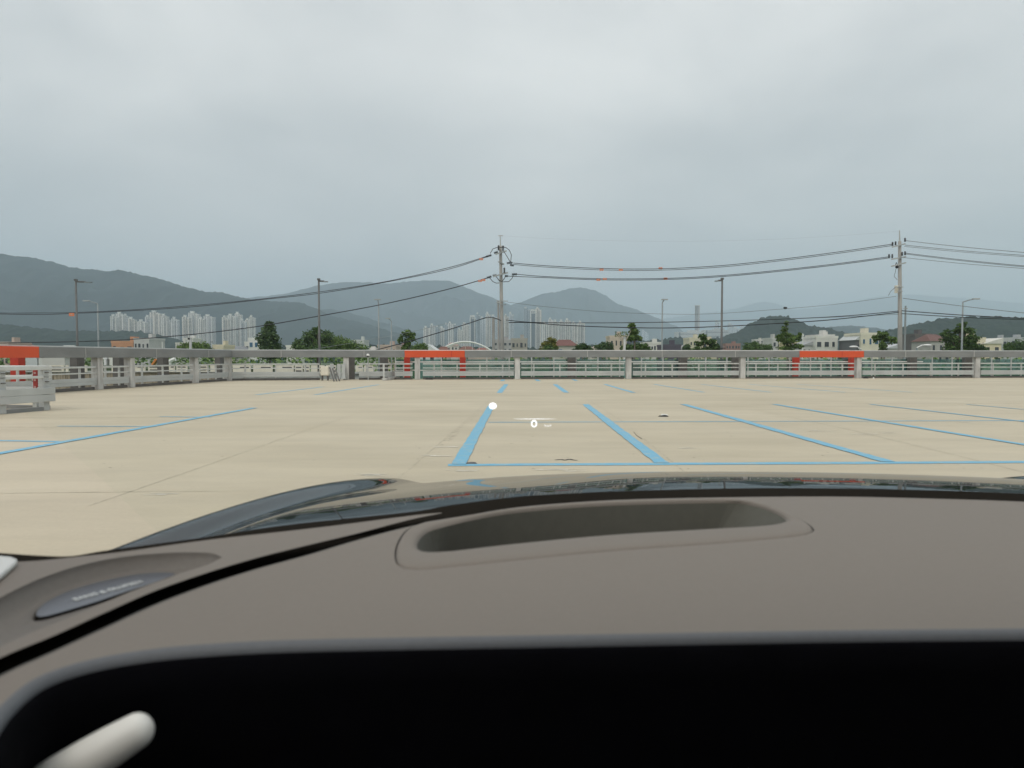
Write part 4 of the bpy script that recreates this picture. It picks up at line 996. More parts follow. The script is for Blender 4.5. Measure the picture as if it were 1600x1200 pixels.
# second pole close behind
b = P(797, 470, 78); r = thing('utility_pole', (b.x, 78, LAND), 'thinner utility pole just behind the middle one', 'utility pole', 'concrete utility poles')
b = P(780.5, 500, 78); 
MB().tube([(b.x, 78, LAND), (P(778.5, 470, 78).x, 78, P(779, 470, 78).z)], [.15, .10], 8).build('pole', M['pole'], r)
MB().bar(P(775, 473, 77.8), P(786, 473, 77.8), .08, .08).build('crossarm', M['galv'], r)
b = P(771, 497, 66); r = thing('utility_pole', (b.x, 66, LAND), 'short bare pole left of the middle utility pole', 'utility pole', 'concrete utility poles')
MB().tube([(b.x, 66, LAND), (b.x, 66, b.z)], [.15, .12], 8).build('pole', M['pole'], r); MB().box((b.x, 66, b.z-.1), (.4, .1, .08)).build('crossarm', M['galv'], r)

r, _ = utility_pole(1407, 377, 360, PY2, .235, .12, 1.2, 'concrete utility pole on the right with three tiers of crossarms')
arm(r, 1394, 386, 1414, 381, PY2 - .3, .1); arm(r, 1393.5, 405, 1415, 401, PY2 - .3, .1); arm(r, 1393.5, 416, 1415, 410.5, PY2 - .3, .1); arm(r, 1400, 448.5, 1411, 448.5, PY2 - .3, .07); arm(r, 1403, 455, 1410, 455, PY2-.3, .07)
for px, py in ((1394.5, 385), (1399.3, 384), (1414, 378.5), (1389, 404), (1394, 404), (1409.5, 400.5), (1414, 399.5)): insul(r, px, py - 1, PY2 - .35, .30, .09)
q = P(1400.5, 452, PY2 - .35); MB().tube([q - Vector((0, 0, .3)), q + Vector((0, 0, .3))], .14, 10).build('transformer', M['cream'], r)
MB().tube([P(1401, 413, PY2-.4), P(1399.5, 423, PY2-.4), P(1397, 432, PY2-.4), P(1402, 437, PY2-.4)], .02, 5).build('drop_cable', M['wire_g'], r)
MB().tube([P(1400, 448, PY2-.4), P(1392, 455, PY2-.4), P(1388, 462, PY2-.4)], .02, 5).build('drop_cable', M['wire_g'], r)
MB().ell(tuple(P(1401.5, 417, PY2-.45)), (.13, .13, .12)).build('switch', M['black'], r)
MB().tube([P(1399, 414, PY2-.4), P(1400.5, 410, PY2-.4), P(1402.5, 414, PY2-.4)], .03, 5).build('bracket', M['wire'], r)
b = P(1415, 478, 68); r = thing('utility_pole', (b.x, 68, LAND), 'thin grey pole right behind the right utility pole', 'utility pole', 'concrete utility poles')
MB().tube([(b.x, 68, LAND), (b.x, 68, b.z)], [.12, .08], 8).build('pole', M['lamp_lt'], r); MB().box((b.x, 68, b.z-.25), (.35, .1, .1)).build('crossarm', M['galv'], r)

def cable(pts, rad, label, m='wire', Y0=PY1, Y1=PY2, group='overhead power cables', dy=0):
    """pts: outline seen in the photo; depth runs evenly between the two supports; catmull-rom smoothed"""
    xa, xb = pts[0][0], pts[-1][0]; out = []
    Q = [pts[0]] + list(pts) + [pts[-1]]
    for i in range(1, len(Q)-2):
        p0, p1, p2, p3 = Q[i-1], Q[i], Q[i+1], Q[i+2]
        for k in range(6):
            t = k/6
            c = [.5*((2*p1[j]) + (-p0[j]+p2[j])*t + (2*p0[j]-5*p1[j]+4*p2[j]-p3[j])*t*t + (-p0[j]+3*p1[j]-3*p2[j]+p3[j])*t**3) for j in (0, 1)]
            out.append(c)
    out.append(pts[-1])
    w = [P(x, y, Y0 + (Y1-Y0)*(x-xa)/(xb-xa) + dy) for x, y in out]
    o = MB().tube(w, rad*.78, 5).build('power_cable', M[m], None, smooth=True)
    return tag(o, label, 'cable', group)
def sag(xa, ya, xb, yb, s, n=8): return [(xa + (xb-xa)*k/n, ya + (yb-ya)*k/n + 4*s*(k/n)*(1-k/n)) for k in range(n+1)]
W1 = [(-250, 478), (-100, 486), (0, 489), (60, 489), (110, 488.5), (200, 484.5), (300, 477.5), (400, 468), (500, 456), (600, 440.5), (700, 418.5), (762, 400)]
cable(W1, .035, 'upper strand of the high cable pair leaving the middle pole leftwards', 'wire', 62, PY1, dy=-.45)
cable([(x, y + 1.6 + .9*math.sin(x*.03)) for x, y in W1], .035, 'lower strand of the high cable pair leaving the middle pole leftwards', 'wire', 62, PY1, dy=-.25)
cable([(-250, 541), (0, 536), (110, 534), (200, 530.5), (300, 522.5), (400, 510.5), (500, 493.5), (600, 475), (700, 452), (761, 434.5)], .05, 'thick lower cable leaving the middle pole leftwards', 'wire', 62, PY1, dy=-.4)
cable([(570, 551.5), (640, 533), (700, 515.5), (742, 502), (757, 497), (768, 496), (776, 498), (783, 501)], .05, 'sloping telephone cable dropping left behind the orange frame', 'wire', 56, PY1, dy=-.4)
cable([(460, 552), (480, 547.5), (560, 534), (640, 519), (700, 505)], .02, 'thin pale cable crossing the big round tree', 'lamp_lt', 64, 64)
A1 = [(802, 411), (850, 415), (940, 419.5), (1030, 420), (1120, 415.5), (1200, 407.5), (1300, 395), (1394, 381.5)]
cable(A1, .035, 'upper strand of the top cable pair between the two poles', dy=-.4)
cable([(x, y + 2.2) for x, y in A1], .03, 'lower strand of the top cable pair between the two poles', dy=-.2)
A2 = [(808, 428.5), (850, 432), (940, 435.5), (1040, 435), (1120, 431), (1200, 424), (1300, 413), (1391, 401)]
cable(A2, .035, 'upper strand of the second cable pair between the two poles', dy=-.4)
cable([(794, 431.5)] + [(x, y + 1.8) for x, y in A2[1:]], .035, 'lower strand of the second cable pair between the two poles', dy=-.2)
cable([(793, 472), (850, 479), (950, 487.5), (1060, 491), (1128, 489.5), (1200, 484.5), (1300, 476), (1400, 463)], .018, 'thin grey cable below the two pairs', 'wire_g')
cable([(790, 500), (830, 503.5), (900, 504.5), (1000, 504), (1128, 501.5), (1250, 497.5), (1330, 493), (1404, 486)], .04, 'upper telephone cable between the two poles', dy=-.35)
cable([(795, 504), (830, 504), (870, 507.5), (950, 511), (1040, 512.5), (1128, 510), (1220, 505), (1300, 499.5), (1404, 488)], .05, 'lower telephone cable between the two poles', dy=-.3)
cable([(1250, 497.5), (1330, 494.5), (1404, 491)], .02, 'short thin cable ending at the right pole', 'wire_g', dy=-.3)
cable(sag(783, 368.5, 1406, 361, 12), .004, 'hair-thin top wire between the pole tips', 'wire_g')
ex = 1900
for k, (xa, ya, y16, rad, lab) in enumerate([(1415, 376, 394.5, .026, 'topmost cable right of the right pole'), (1414, 383, 399, .026, 'second cable right of the right pole'), (1413, 385, 401, .022, 'third cable right of the right pole'),
        (1415, 395.5, 415.5, .03, 'fourth cable right of the right pole'), (1415, 397, 417, .026, 'fifth cable right of the right pole'), (1412, 402.5, 419.5, .022, 'sixth cable right of the right pole'),
        (1411, 466, 489, .026, 'thin cable above the long hill on the right'), (1409, 485.5, 497.5, .045, 'thick telephone cable right of the right pole'), (1409, 490, 499.5, .04, 'second telephone cable right of the right pole')]):
    sl_ = (y16-ya)/(1600-xa)
    cable([(xa, ya), (1500, ya + sl_*(1500-xa) + 1), (1600, y16), (1750, y16 + sl_*120), (1900, y16 + sl_*180)], rad, lab, 'wire' if k > 6 else 'wire_g', PY2, 52, dy=-.3)
# orange tags
for k, (px, py, lab) in enumerate([(112, 491.5, 'at the far left by the dark lamp post'), (752, 405, 'on the high pair left of the middle pole'), (755.5, 437.5, 'nearest the middle pole on the lower left cable'), (750, 439, 'second from the middle pole on the lower left cable'),
        (940, 421.5, 'first from the left on the top pair'), (970, 421.7, 'second from the left on the top pair'), (1032, 419.3, 'third from the left on the top pair'), (935, 437.3, 'first from the left on the second pair'), (945, 436, 'second from the left on the second pair'), (1040, 435.3, 'third from the left on the second pair')]):
    q = P(px, py, 59.5 + (.0 if px < 800 else -.6)); s = .42 if k == 0 else .3
    r = thing('cable_tag', tuple(q), 'orange cable tag ' + lab, 'cable tag', 'orange tags on the cables')
    MB().box(q, (s, .05, .16 if k else .26)).build('plate', M['marker'], r)
    MB().box(q + Vector((0, -.035, 0)), (s*.3, .02, .06)).build('clip', M['galv'], r)
q = P(1227, 481, 60); r = thing('splice_box', tuple(q), 'small black splice box hanging on the thin cable above the knoll', 'splice box')
MB().box(q, (.26, .12, .14)).build('housing', M['black'], r); MB().box(q + Vector((0, 0, -.09)), (.18, .08, .04)).build('lid', M['black'], r)

# ================================================================ DEBRIS ON THE DECK
def rubble(px, py, wd, h, m, label, seed):
    c = G(px, py); rnd = random.Random(seed); mb = MB(); n = 10
    ring = [(c.x + math.cos(2*math.pi*k/n)*wd/2*rnd.uniform(.7, 1.1), c.y + math.sin(2*math.pi*k/n)*wd*.3*rnd.uniform(.7, 1.1)) for k in range(n)]
    i = len(mb.v)
    for (x, y) in ring: mb.v.append(Vector((x, y, .0)))
    for (x, y) in ring: mb.v.append(Vector((c.x+(x-c.x)*.7, c.y+(y-c.y)*.7, h*rnd.uniform(.6, 1.1))))
    mb.f.append(tuple(range(n, 2*n))); mb.f.append(tuple(reversed(range(n))))
    for k in range(n): mb.f.append((k, (k+1) % n, n+(k+1) % n, n+k))
    tag(mb.build('debris', m), label, 'debris', 'bits of debris on the deck')
rubble(1037, 651, .24, .035, M['black'], 'black flattened scrap right of the second bay line', 1)
rubble(1038, 648.6, .16, .03, M['white'], 'white scrap touching the black flattened one', 2)
rubble(737, 724.5, .17, .02, M['dark'], 'dark crumbled patch at the near corner of the first bay', 3)
rubble(857, 591.8, .9, .14, M['black'], 'black rag heap below the slab towers at the fence foot', 4)
rubble(993, 591.8, .5, .10, M['black'], 'small black heap beside the third fence column', 5)
rubble(670, 593.2, .5, .10, M['black'], 'black scrap by the first column under the orange frame', 6)
rubble(1352, 591.3, .45, .14, M['black'], 'black lump beside the right orange frame column', 7)
rubble(1365, 591.8, .12, .08, M['white'], 'tiny white scrap right of the black lump', 8)
rubble(221, 603.5, .35, .05, M['white'], 'white scrap on the deck by the left guard rail', 9)

# ================================================================ THE CAR (camera sits inside)
XC = .47                                             # car centre line
car = thing('car', (XC, 0, 0), 'dark car seen from the driver seat, brown dashboard below and bonnet ahead', 'car')
pad_m = mat('dash_leather', (.196, .168, .143), .62, var=.025, scale=260, bump=.02, spec=.35)
pad_dk = mat('dash_leather_edge', (.085, .080, .078), .6, var=.05, scale=200, spec=.35)
blk = mat('screen_housing_black', (.002, .002, .003), .9, var=.2, scale=30, spec=.05)
frit = mat('cowl_black', (.020, .0175, .0145), 1.0, var=.2, spec=0.0)
ZD = 1.09
def gp(pts, z=ZD): return [G(x, y, z) for x, y in pts]
def smooth_px(pts, k=6):
    Q = [pts[0]] + list(pts) + [pts[-1]]; out = []
    for i in range(1, len(Q)-2):
        p0, p1, p2, p3 = Q[i-1], Q[i], Q[i+1], Q[i+2]
        for j in range(k):
            t = j/k
            out.append(tuple(.5*((2*p1[c]) + (-p0[c]+p2[c])*t + (2*p0[c]-5*p1[c]+4*p2[c]-p3[c])*t*t + (-p0[c]+3*p1[c]-3*p2[c]+p3[c])*t**3) for c in (0, 1)))
    out.append(pts[-1]); return out
def resample(pts, n, closed=True):
    P_ = list(pts) + ([pts[0]] if closed else []); L_ = [0]
    for a, b in zip(P_, P_[1:]): L_.append(L_[-1] + (b-a).length)
    res = []; m = n if closed else n-1
    for k in range(n):
        s = L_[-1]*k/m; i = 0
        while i < len(L_)-2 and L_[i+1] < s: i += 1
        t = (s-L_[i])/max(1e-9, L_[i+1]-L_[i]); res.append(P_[i].lerp(P_[i+1], min(1, t)))
    return res
def sheet(name, outer, holes, m, parent, smooth=False):
    loops = [outer] + holes; vs = [v for l in loops for v in l]
    me = bpy.data.meshes.new(name); me.from_pydata([v - parent.location for v in vs], [], [tuple(t) for t in tessellate_polygon(loops)]); me.materials.append(m)
    bm = bmesh.new(); bm.from_mesh(me); bmesh.ops.recalc_face_normals(bm, faces=bm.faces)
    for f in bm.faces:
        if f.normal.z < 0: f.normal_flip()
    bm.to_mesh(me); bm.free()
    o = bpy.data.objects.new(name, me); SC.collection.objects.link(o); o.parent = parent; return o
def loft(name, loops, m, parent, closed=True, smooth=True):
    v = []; f = []; n = len(loops[0])
    for l in loops: v += [p - parent.location for p in l]
    for i in range(len(loops)-1):
        for j in range(n if closed else n-1):
            f.append((i*n+j, i*n+(j+1) % n, (i+1)*n+(j+1) % n, (i+1)*n+j))
    me = bpy.data.meshes.new(name); me.from_pydata(v, [], f); me.materials.append(m)
    if smooth:
        for p in me.polygons: p.use_smooth = True
    o = bpy.data.objects.new(name, me); SC.collection.objects.link(o); o.parent = parent; return o

S_lo = [(-350, 1250), (-160, 1152), (0, 1062), (80, 1025), (160, 988), (240, 951), (320, 920), (400, 894), (480, 872), (560, 848), (640, 827), (720, 808), (800, 794), (900, 785), (1000, 780), (1150, 777), (1300, 776), (1450, 779), (1600, 784), (1800, 794), (2100, 812)]
NEAR = [(-190, 1400), (-100, 1280), (-50, 1180), (-15, 1122), (12, 1092), (45, 1066), (85, 1047), (140, 1031), (210, 1018), (300, 1008), (450, 1000), (700, 995), (1000, 990), (1300, 985), (1600, 982), (2100, 978), (2700, 975)]
S_lo = [(x, y-4 if x < 650 else y) for x, y in S_lo]
slo = gp(smooth_px(S_lo)); near = gp(smooth_px(NEAR))
# hud opening
RIM = [(664, 817), (640, 826), (626, 842), (619, 862), (622, 881), (638, 889), (670, 889), (780, 878), (950, 861), (1120, 849), (1225, 840), (1262, 834), (1270, 827), (1250, 812), (1215, 795), (1180, 785), (1150, 781)]
RIM += [(1000, 783.5), (900, 788), (800, 797), (720, 809)]
rim = gp(smooth_px(RIM + [RIM[0]], 4)[:-1])
IN_ = [(700, 818), (670, 827), (655, 840), (652, 854), (664, 861), (690, 861), (800, 848), (950, 834), (1100, 825), (1190, 820), (1222, 815), (1228, 809), (1207, 797), (1175, 787), (1135, 782.6), (1000, 785.2), (900, 789.8), (800, 798.8), (740, 809)]
inn = gp(smooth_px(IN_ + [IN_[0]], 4)[:-1])
nR = 96
def start_at(l, pt):
    k = min(range(len(l)), key=lambda i: (l[i]-pt).length); return l[k:] + l[:k]
rimL = resample(start_at(rim, G(664, 817, ZD)), nR); innL = resample(start_at(inn, G(700, 818, ZD)), nR)
outer = slo + [Vector((1.62, slo[-1].y, ZD)), Vector((1.62, near[-1].y, ZD))] + list(reversed(near))
cen = sum(rimL, Vector())/nR
rim_out = [p + (p-cen).normalized()*.0015 for p in rimL]
sheet('dash_pad', outer, [rim_out], pad_m, car)
# seam groove around the rim, then the raised surround, then the well
dz = lambda l, z: [Vector((p.x, p.y, ZD+z)) for p in l]
loft('vent_seam', [dz(rim_out, 0), dz(rim_out, -.004), dz(rimL, -.004)], pad_dk, car)
mid1 = [a.lerp(b, .25) for a, b in zip(rimL, innL)]; mid2 = [a.lerp(b, .75) for a, b in zip(rimL, innL)]
loft('display_surround', [dz(rimL, -.004), dz(rimL, -.0006), dz([a.lerp(b, .06) for a, b in zip(rimL, innL)], .0012), dz(mid1, .0022), dz(mid2, .0016), dz([a.lerp(b, .94) for a, b in zip(rimL, innL)], -.0005), dz(innL, -.003)], pad_m, car)
ccx = sum(innL, Vector())/nR
xr0, xl0 = G(1128, 800, ZD).x, G(690, 840, ZD).x
def wx_(x, k): return x + ((xr0 - x) if x > xr0 else (xl0 - x) if x < xl0 else 0)*k/4
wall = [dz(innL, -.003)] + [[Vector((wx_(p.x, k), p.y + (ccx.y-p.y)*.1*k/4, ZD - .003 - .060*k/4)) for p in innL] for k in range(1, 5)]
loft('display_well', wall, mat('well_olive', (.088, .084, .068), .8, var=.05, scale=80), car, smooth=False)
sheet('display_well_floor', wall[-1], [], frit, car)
# rolled near edge and black screen housing
def edge_frames(l):
    fr = []
    for i, p in enumerate(l):
        d = (l[min(i+1, len(l)-1)] - l[max(i-1, 0)]).normalized(); fr.append(Vector((d.y, -d.x, 0)))
    return fr
fr = edge_frames(near); loops = []
rr = .006
for k in range(0, 6):
    a = math.pi/2*k/5; loops.append([p + n*rr*math.sin(a) + Vector((0, 0, -rr*(1-math.cos(a)))) for p, n in zip(near, fr)])
o = loft('dash_pad_edge', loops, mat('edge_leather_blue', (.11, .115, .125), .6, var=.05, scale=200), car, closed=False)
edge_end = loops[-1]
face = [edge_end, [p + n*.004 + Vector((0, 0, -.003)) for p, n in zip(edge_end, fr)], [p + n*.006 + Vector((0, 0, -.02)) for p, n in zip(edge_end, fr)], [p - n*.02 + Vector((0, 0, -.14)) for p, n in zip(edge_end, fr)], [p - n*.02 + Vector((0, 0, -.42)) for p, n in zip(edge_end, fr)]]
loft('screen_housing', face, blk, car, closed=False)
# rolled far edge of the pad along the seam
fs = edge_frames(slo); loops = []
for k in range(0, 6):
    a = math.pi/2*k/5; loops.append([p - n*.010*math.sin(a) + Vector((0, 0, -.010*(1-math.cos(a)))) for p, n in zip(slo, fs)])
loops.append([p - n*.010 + Vector((0, 0, -.05)) for p, n in zip(slo, fs)])
loft('pad_roll', loops, mat('roll_dark_leather', (.050, .044, .036), .6, var=.05, scale=200), car, closed=False)
# side pad with speaker recess
S_up = [(-300, 1168), (-150, 1096), (0, 1024), (80, 991), (160, 955), (240, 920), (320, 892), (400, 868), (480, 848), (560, 829), (640, 812), (690, 802)]
B_ = [(-350, 905), (-100, 884), (0, 879), (60, 876), (130, 869), (200, 861), (330, 843), (500, 824), (640, 806), (690, 801)]
S_up = [(x, y+4 if x < 600 else y) for x, y in S_up]
sup = gp(smooth_px(S_up)); bb = gp(smooth_px(B_))
O_ = [(347, 871), (334, 865), (300, 863), (260, 864), (200, 869), (130, 882), (60, 905), (0, 934), (-45, 962), (-75, 995), (-60, 1030), (0, 1010), (60, 984), (130, 956), (200, 926), (270, 900), (325, 882)]
op = gp(smooth_px(O_ + [O_[0]], 4)[:-1]); nS = 72; opL = resample(start_at(op, G(347, 871, ZD)), nS)
sheet('side_pad', sup + list(reversed(bb)), [opL], pad_m, car)
G_ = [(279, 898), (262, 895.5), (235, 896.5), (200, 901), (150, 912), (105, 926), (72, 942), (56, 956), (54, 966), (66, 967), (100, 958), (150, 943), (200, 926), (245, 911)]
gz = -.016
gg = [G(x, y, ZD+gz) for x, y in smooth_px(G_ + [G_[0]], 4)[:-1]]; ggL = resample(start_at(gg, G(279, 898, ZD+gz)), nS)
def blend(t, z): return [Vector((a.x*(1-t)+b.x*t, a.y*(1-t)+b.y*t, ZD+z)) for a, b in zip(opL, ggL)]
loft('speaker_recess', [blend(0, 0), blend(.02, -.0035), blend(.10, -.0062), blend(.35, -.0125), blend(.7, -.0165), blend(.97, -.0165), blend(1, gz-.004)], mat('recess_leather', (.15, .132, .115), .6, var=.05, scale=200), car)
sheet('speaker_floor', blend(1, gz-.004), [], frit, car)
spk = sheet('speaker_grille', [Vector((p.x, p.y, ZD+gz+.0012)) for p in [q.lerp(sum(ggL, Vector())/nS, .03) for q in ggL]], [], mat('speaker_metal', (.17, .18, .205), .35, metal=.55, var=.12, scale=900), car)
# lettering on the grille
def text_mesh(s, size, m, name, origin, xdir, ydir, parent, emit=False, ext=.0004):
    cu = bpy.data.curves.new(name, 'FONT'); cu.body = s; cu.size = size; cu.extrude = ext; cu.align_x = 'LEFT'
    to = bpy.data.objects.new(name, cu); SC.collection.objects.link(to)
    dg = bpy.context.evaluated_depsgraph_get(); me = bpy.data.meshes.new_from_object(to.evaluated_get(dg)); bpy.data.objects.remove(to)
    xd = Vector(xdir).normalized(); yd = (Vector(ydir) - xd*Vector(ydir).dot(xd)).normalized(); zd = xd.cross(yd)
    for v in me.vertices: v.co = Vector(origin) + xd*v.co.x + yd*v.co.y + zd*v.co.z
    wx = max((v.co - Vector(origin)).dot(xd) for v in me.vertices)
    for v in me.vertices: v.co -= parent.location
    me.materials.clear(); me.materials.append(m)
    o = bpy.data.objects.new(name, me); SC.collection.objects.link(o); o.parent = parent; return o, wx
t0, t1 = G(118, 938.5, ZD+gz+.002), G(224, 909.5, ZD+gz+.002)
xd = t1 - t0; let_m = mat('lettering_silver', (.75, .76, .75), .3, metal=.3)
o, wx = text_mesh('BANG & OLUFSEN', .010, let_m, 'lettering', t0, xd, Vector((-xd.y, xd.x, 0)), car)
k = xd.length/wx
for v in o.data.vertices:
    q = v.co + car.location - t0; v.co = t0 + xd.normalized()*q.dot(xd.normalized())*k + (q - xd.normalized()*q.dot(xd.normalized())) - car.location
# black cowl behind and under the pads
CW = [(-400, 860), (-100, 858), (0, 864), (60, 868), (110, 869), (160, 861), (250, 849), (330, 838), (450, 820), (640, 800), (700, 790), (800, 777), (900, 770.5), (1000, 766.5), (1150, 763), (1300, 763), (1450, 766), (1600, 771), (1800, 781), (2100, 798)]
cw = [G(x, y, ZD-.006) for x, y in smooth_px(CW)]
under = sheet('cowl', cw + [Vector((1.62, cw[-1].y, ZD-.006)), Vector((1.62, slo[-1].y - .0, ZD-.006))] + [Vector((p.x, p.y, ZD-.006)) for p in reversed(gp(smooth_px([(690, 806), (740, 803), (800, 790)] + [(x, y-1.5) for x, y in S_lo[13:]])))] + list(reversed([G(x, y, ZD-.006) for x, y in smooth_px([(x, y+3) for x, y in B_])])), [], frit, car)
ch = [G(x, y-5, ZD-.022) for x, y in smooth_px(S_up + [(740, 792), (800, 784)])] + [G(x, y+12, ZD-.022) for x, y in reversed(smooth_px(S_lo[:11]))]
sheet('seam_channel', ch, [], frit, car)
# groove floor under the seam (lower)
# pale lever tip at lower left
a, b = P(60, 1235, .40), P(212, 1143, .415)
pts = [a + (b-a)*t for t in (0, .25, .5, .75, 1.0)]; d = (b-a).normalized()
rad = [.0125, .0128, .0125, .0118, .0105]
for k in range(1, 7):
    an = math.pi/2*k/6; pts.append(b + d*.010*math.sin(an)); rad.append(max(.0005, .0105*math.cos(an)))
m = MB().tube(pts, rad, 24); m.build('lever', mat('lever_ivory', (.80, .78, .73), .45, var=.03), car, smooth=True)
# pale trim at the windscreen corner
m = MB().prism([tuple(G(x, y, ZD)[:2]) for x, y in [(-120, 900), (-60, 884), (0, 877.5), (18, 879), (27, 882.5), (25, 887), (0, 909), (-60, 950), (-140, 1000)]], ZD+.0005, ZD+.006)
m.build('pillar_trim', mat('trim_white', (.66, .66, .64), .5, var=.03), car, bevel=.002)

# bonnet
def hood_z(x, Y):
    u = (x - .60)
    z = 1.024 - .0815*(max(0, Y-1.08))**2 - .030*u*u
    z -= .040*max(0, .30 - x)**2
    xf = -.635 + .17*(Y-1.0)                    # fender crest
    b = (x - xf)/.085
    z += .034*math.exp(-b*b)
    sm = lambda t: (lambda q: q*q*(3-2*q))(min(1, max(0, t)))
    z += .036 * sm((.40 - x)/.55) * sm((x - xf - .04)/.15) * (1 - sm((Y-1.02)/.85))   # flank steps down to the fender
    if x < xf - .03: z -= 1.5*(xf - .03 - x)**2
    xr = 1.80 - .07*(Y-1.0); b = (x - xr)/.09
    z += .028*math.exp(-b*b)
    if x > xr + .03: z -= 1.5*(x - xr - .03)**2
    if Y > 2.3: z -= .25*(Y-2.3)**2
    if Y > 2.75: z -= 1.5*(Y-2.75)**2
    return z
v = []; f = []; nx, ny = 130, 90
for j in range(ny+1):
    Y = 1.00 + 2.12*j/ny
    xl = -.72 + .06*(Y-1.0) + (0 if Y < 2.6 else (Y-2.6)**2*.6); xr_ = 1.93 - .06*(Y-1.0) - (0 if Y < 2.6 else (Y-2.6)**2*.6)
    for i in range(nx+1):
        x = xl + (xr_-xl)*i/nx; v.append(Vector((x, Y, hood_z(x, Y))) - car.location)
for j in range(ny):
    for i in range(nx): f.append((j*(nx+1)+i, j*(nx+1)+i+1, (j+1)*(nx+1)+i+1, (j+1)*(nx+1)+i))
me = bpy.data.meshes.new('bonnet'); me.from_pydata(v, [], f)
for p in me.polygons: p.use_smooth = True
car_paint = bpy.data.materials.new('car_paint'); car_paint.use_nodes = True
b_ = car_paint.node_tree.nodes['Principled BSDF']; b_.inputs['Base Color'].default_value = (.020, .024, .028, 1); b_.inputs['Roughness'].default_value = .3; b_.inputs['Metallic'].default_value = .0
b_.inputs['Coat Weight'].default_value = .72; b_.inputs['Coat Roughness'].default_value = .01; b_.inputs['Coat IOR'].default_value = 1.36; b_.inputs['Specular IOR Level'].default_value = 0.0
me.materials.append(car_paint); o = bpy.data.objects.new('bonnet', me); SC.collection.objects.link(o); o.parent = car
# body: front end, flanks, wheels, pillars, roof, windscreen
def bedge(Y, side):
    a = -.72 + .06*(Y-1.0) + (0 if Y < 2.6 else (Y-2.6)**2*.6); b = 1.93 - .06*(Y-1.0) - (0 if Y < 2.6 else (Y-2.6)**2*.6)
    x = a if side < 0 else b
    return Vector((x, Y, hood_z(x, Y)))
for s in (-1, 1):
    top = []; mid_ = []; bot = []
    for k in range(44):
        Y = 1.0 + 2.12*k/43; e = bedge(Y, s); zb = .24
        if abs(Y-2.15) < .41: zb = .34 + math.sqrt(.41**2 - (Y-2.15)**2)
        zb = min(zb, e.z - .02)
        top.append(e); mid_.append(Vector((e.x + s*.035, Y, max(zb, e.z - .12)))); bot.append(Vector((e.x + s*.03, Y, zb)))
    loft('fender', [top, mid_, [a.lerp(b, .5) + Vector((s*.01, 0, 0)) for a, b in zip(mid_, bot)], bot], car_paint, car, closed=False)
ft = [Vector((bedge(3.12, -1).x + (bedge(3.12, 1).x - bedge(3.12, -1).x)*k/30, 3.12, 0)) for k in range(31)]
loft('front_bumper', [[Vector((p.x, 3.12, hood_z(p.x, 3.12))) for p in ft], [Vector((p.x, 3.10, min(.24, hood_z(p.x, 3.12)-.01))) for p in ft]], car_paint, car, closed=False)
m = MB().box((XC+.12, 2.99, .47), (1.1, .06, .16)); m.build('grille', M['black'], car, bevel=.02)
for s in (-1, 1):
    cx = XC + .12 + s*.78
    m = MB().box((cx, 2.86, .60), (.34, .10, .08)); m.build('headlight', mat('headlight_glass', (.6, .62, .65), .1), car, bevel=.02)
    xs_ = XC + .12 + s*1.19
    m = MB().prism([(xs_-.05, -1.6), (xs_+.05, -1.6), (xs_+.05, 1.02), (xs_-.05, 1.02)], .30, .93); m.build('door', car_paint, car, bevel=.02)
    wc = Vector((xs_-s*.10, 2.15, .345)); wh = MB().tube([wc - Vector((.11, 0, 0)), wc + Vector((.11, 0, 0))], .345, 28).build('wheel', M['black'], car, bevel=.02)
    MB().tube([wc - Vector((.115, 0, 0)), wc + Vector((.115, 0, 0))], .24, 20).build('rim', M['galv'], wh)
    px_ = XC + .12 + s*1.02
    MB().bar((px_ + s*.38, .98, .97), (px_ - s*.02, .10, 1.62), .06, .05).build('pillar', M['black'], car, bevel=.01)
m = MB(); n = 14; rows = [(.10, 1.62), (-.4, 1.68), (-1.2, 1.68), (-1.8, 1.58)]
loops = [[Vector((XC+.12 + (-.88 + 1.76*k/n), y, z - .09*((k/n-.5)*2)**4)) for k in range(n+1)] for y, z in rows]
loft('roof', loops, mat('headliner', (.42, .40, .37), .9, var=.04), car, closed=False)
ws = []
for t in (0, .25, .5, .75, 1):
    ws.append([Vector((XC+.12 + (-1.12+.26*t + (2.24-.52*t)*k/n), 1.30 - .14*abs((k/n-.5)*2)**2.2*1.6 - (1.17*t), 1.00 + .62*t + .03*math.sin(t*math.pi) - .09*((k/n-.5)*2)**4*t)) for k in range(n+1)])
loft('windscreen', ws, glass_mat('windscreen_glass', (.97, .985, .975), .012, .0), car, closed=False)
# rear bulkhead / seats keep the cabin shaded
m = MB().box((XC+.12, -.95, .62), (2.1, .9, .75)); m.build('rear_seat', mat('seat_leather', (.12, .10, .085), .7), car, bevel=.06)
for s in (-1, 1):
    MB().box((XC+.12+s*.42, -.42, .95), (.50, .14, .75)).box((XC+.12+s*.42, -.20, .42), (.50, .5, .2)).build('front_seat', mat('seat_leather', (.12, .10, .085), .7), car, bevel=.05)
MB().box((XC+.12, -.2, .22), (2.2, 2.9, .06)).build('cabin_floor', M['black'], car)

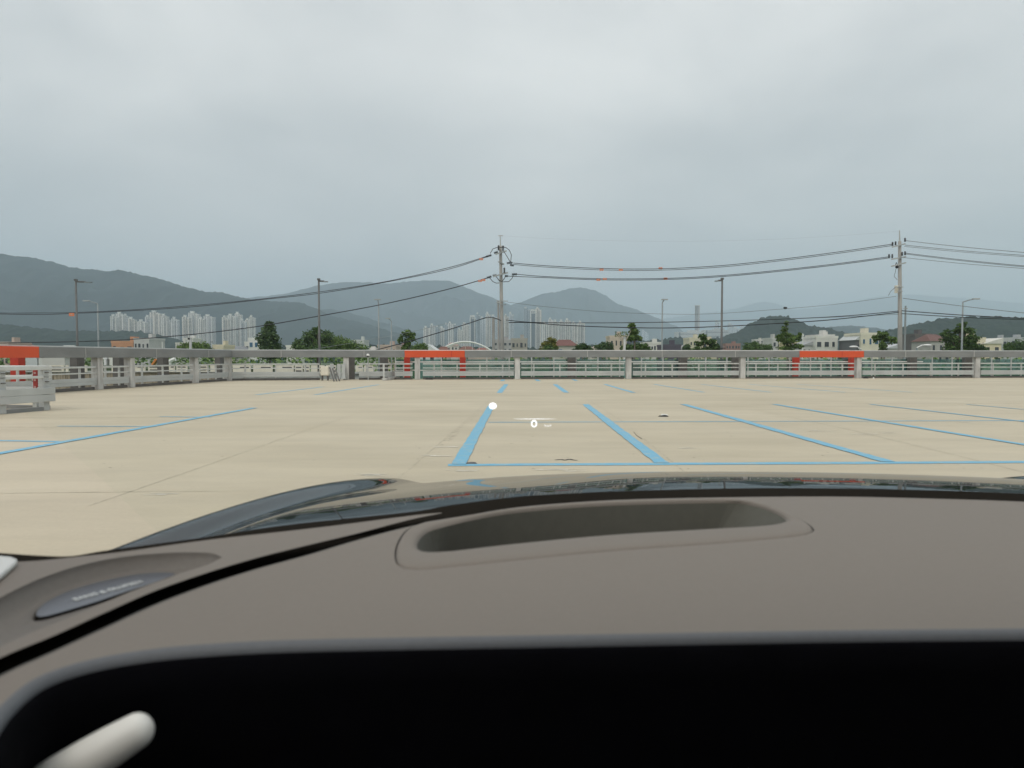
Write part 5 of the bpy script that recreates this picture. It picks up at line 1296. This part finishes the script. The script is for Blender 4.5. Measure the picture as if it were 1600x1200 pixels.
# head-up display image, standing just beyond the windscreen glass
HY = 1.2
hud = mat('hud_light', (.9, .9, .95), .5, emit=(.95, .96, 1.0, .75))
def hud_disc():
    c = P(770, 634.3, HY); mb = MB(); n = 32; d = (c - Vector((0, 0, EYE))).normalized()
    rx, rz = 6.0/F*HY, 5.0/F*HY
    pts = [c + Vector((math.cos(2*math.pi*k/n)*rx, 0, math.sin(2*math.pi*k/n)*rz)) for k in range(n)]
    mb.v += pts + [p + Vector((0, .002, 0)) for p in pts]; mb.f += [tuple(range(n)), tuple(range(2*n-1, n-1, -1))] + [(k, (k+1) % n, n+(k+1) % n, n+k) for k in range(n)]
    return mb
hd = thing('head_up_display', tuple(P(820, 660, HY)), None, None); hd.parent = car; hd.location = P(820, 660, HY) - car.location
def hpart(mb, name, m):
    me = bpy.data.meshes.new(name); me.from_pydata([v - P(820, 660, HY) for v in mb.v], [], mb.f); me.materials.append(m)
    o = bpy.data.objects.new(name, me); SC.collection.objects.link(o); o.parent = hd; return o
hpart(hud_disc(), 'status_icon', hud)
mb = MB()
for k in range(24):
    t = (k+.5)/24; h = .12 + .6*math.sin(math.pi*t)
    a = P(803 + 66*k/24, 654.5 - h/2, HY); b = P(803 + 66*(k+1)/24, 654.5 + h/2, HY)
    mb.quad((a.x, HY, b.z), (b.x, HY, b.z), (b.x, HY, a.z), (a.x, HY, a.z))
hpart(mb, 'display_line', hud)
mb = MB(); c = P(834.5, 662, HY); n = 28
for k in range(n):
    q = []
    for kk in (k, k+1):
        an = 2*math.pi*kk/n
        for (rx, rz) in ((4.7, 5.6), (2.9, 3.8)):
            q.append(c + Vector((math.cos(an)*rx/F*HY, 0, math.sin(an)*rz/F*HY)))
    mb.quad(q[0], q[2], q[3], q[1])
hpart(mb, 'speed_digit', hud)
t0 = P(850.5, 666.6, HY)
cu = bpy.data.curves.new('u', 'FONT'); cu.body = 'km/h'; cu.size = 5.4/F*HY; cu.offset = -.00008
to = bpy.data.objects.new('u', cu); SC.collection.objects.link(to)
dg = bpy.context.evaluated_depsgraph_get(); me = bpy.data.meshes.new_from_object(to.evaluated_get(dg)); bpy.data.objects.remove(to)
for v_ in me.vertices: v_.co = t0 + Vector((v_.co.x, 0, v_.co.y)) - P(820, 660, HY)
me.materials.clear(); me.materials.append(hud)
o = bpy.data.objects.new('speed_unit', me); SC.collection.objects.link(o); o.parent = hd

# ================================================================ HAZE
hz = MB().box((0, 7400, 640), (30000, 18000, 1300))
hm = bpy.data.materials.new('haze_air'); hm.use_nodes = True; t = hm.node_tree; t.nodes.clear()
oo = t.nodes.new('ShaderNodeOutputMaterial'); pv = t.nodes.new('ShaderNodeVolumePrincipled')
pv.inputs['Color'].default_value = (.71, .85, .955, 1); pv.inputs['Density'].default_value = 1.75e-4; pv.inputs['Anisotropy'].default_value = 0.0
t.links.new(pv.outputs[0], oo.inputs['Volume'])
o = hz.build('haze', hm); tag(o, kind='stuff', label='pale damp air over the valley')
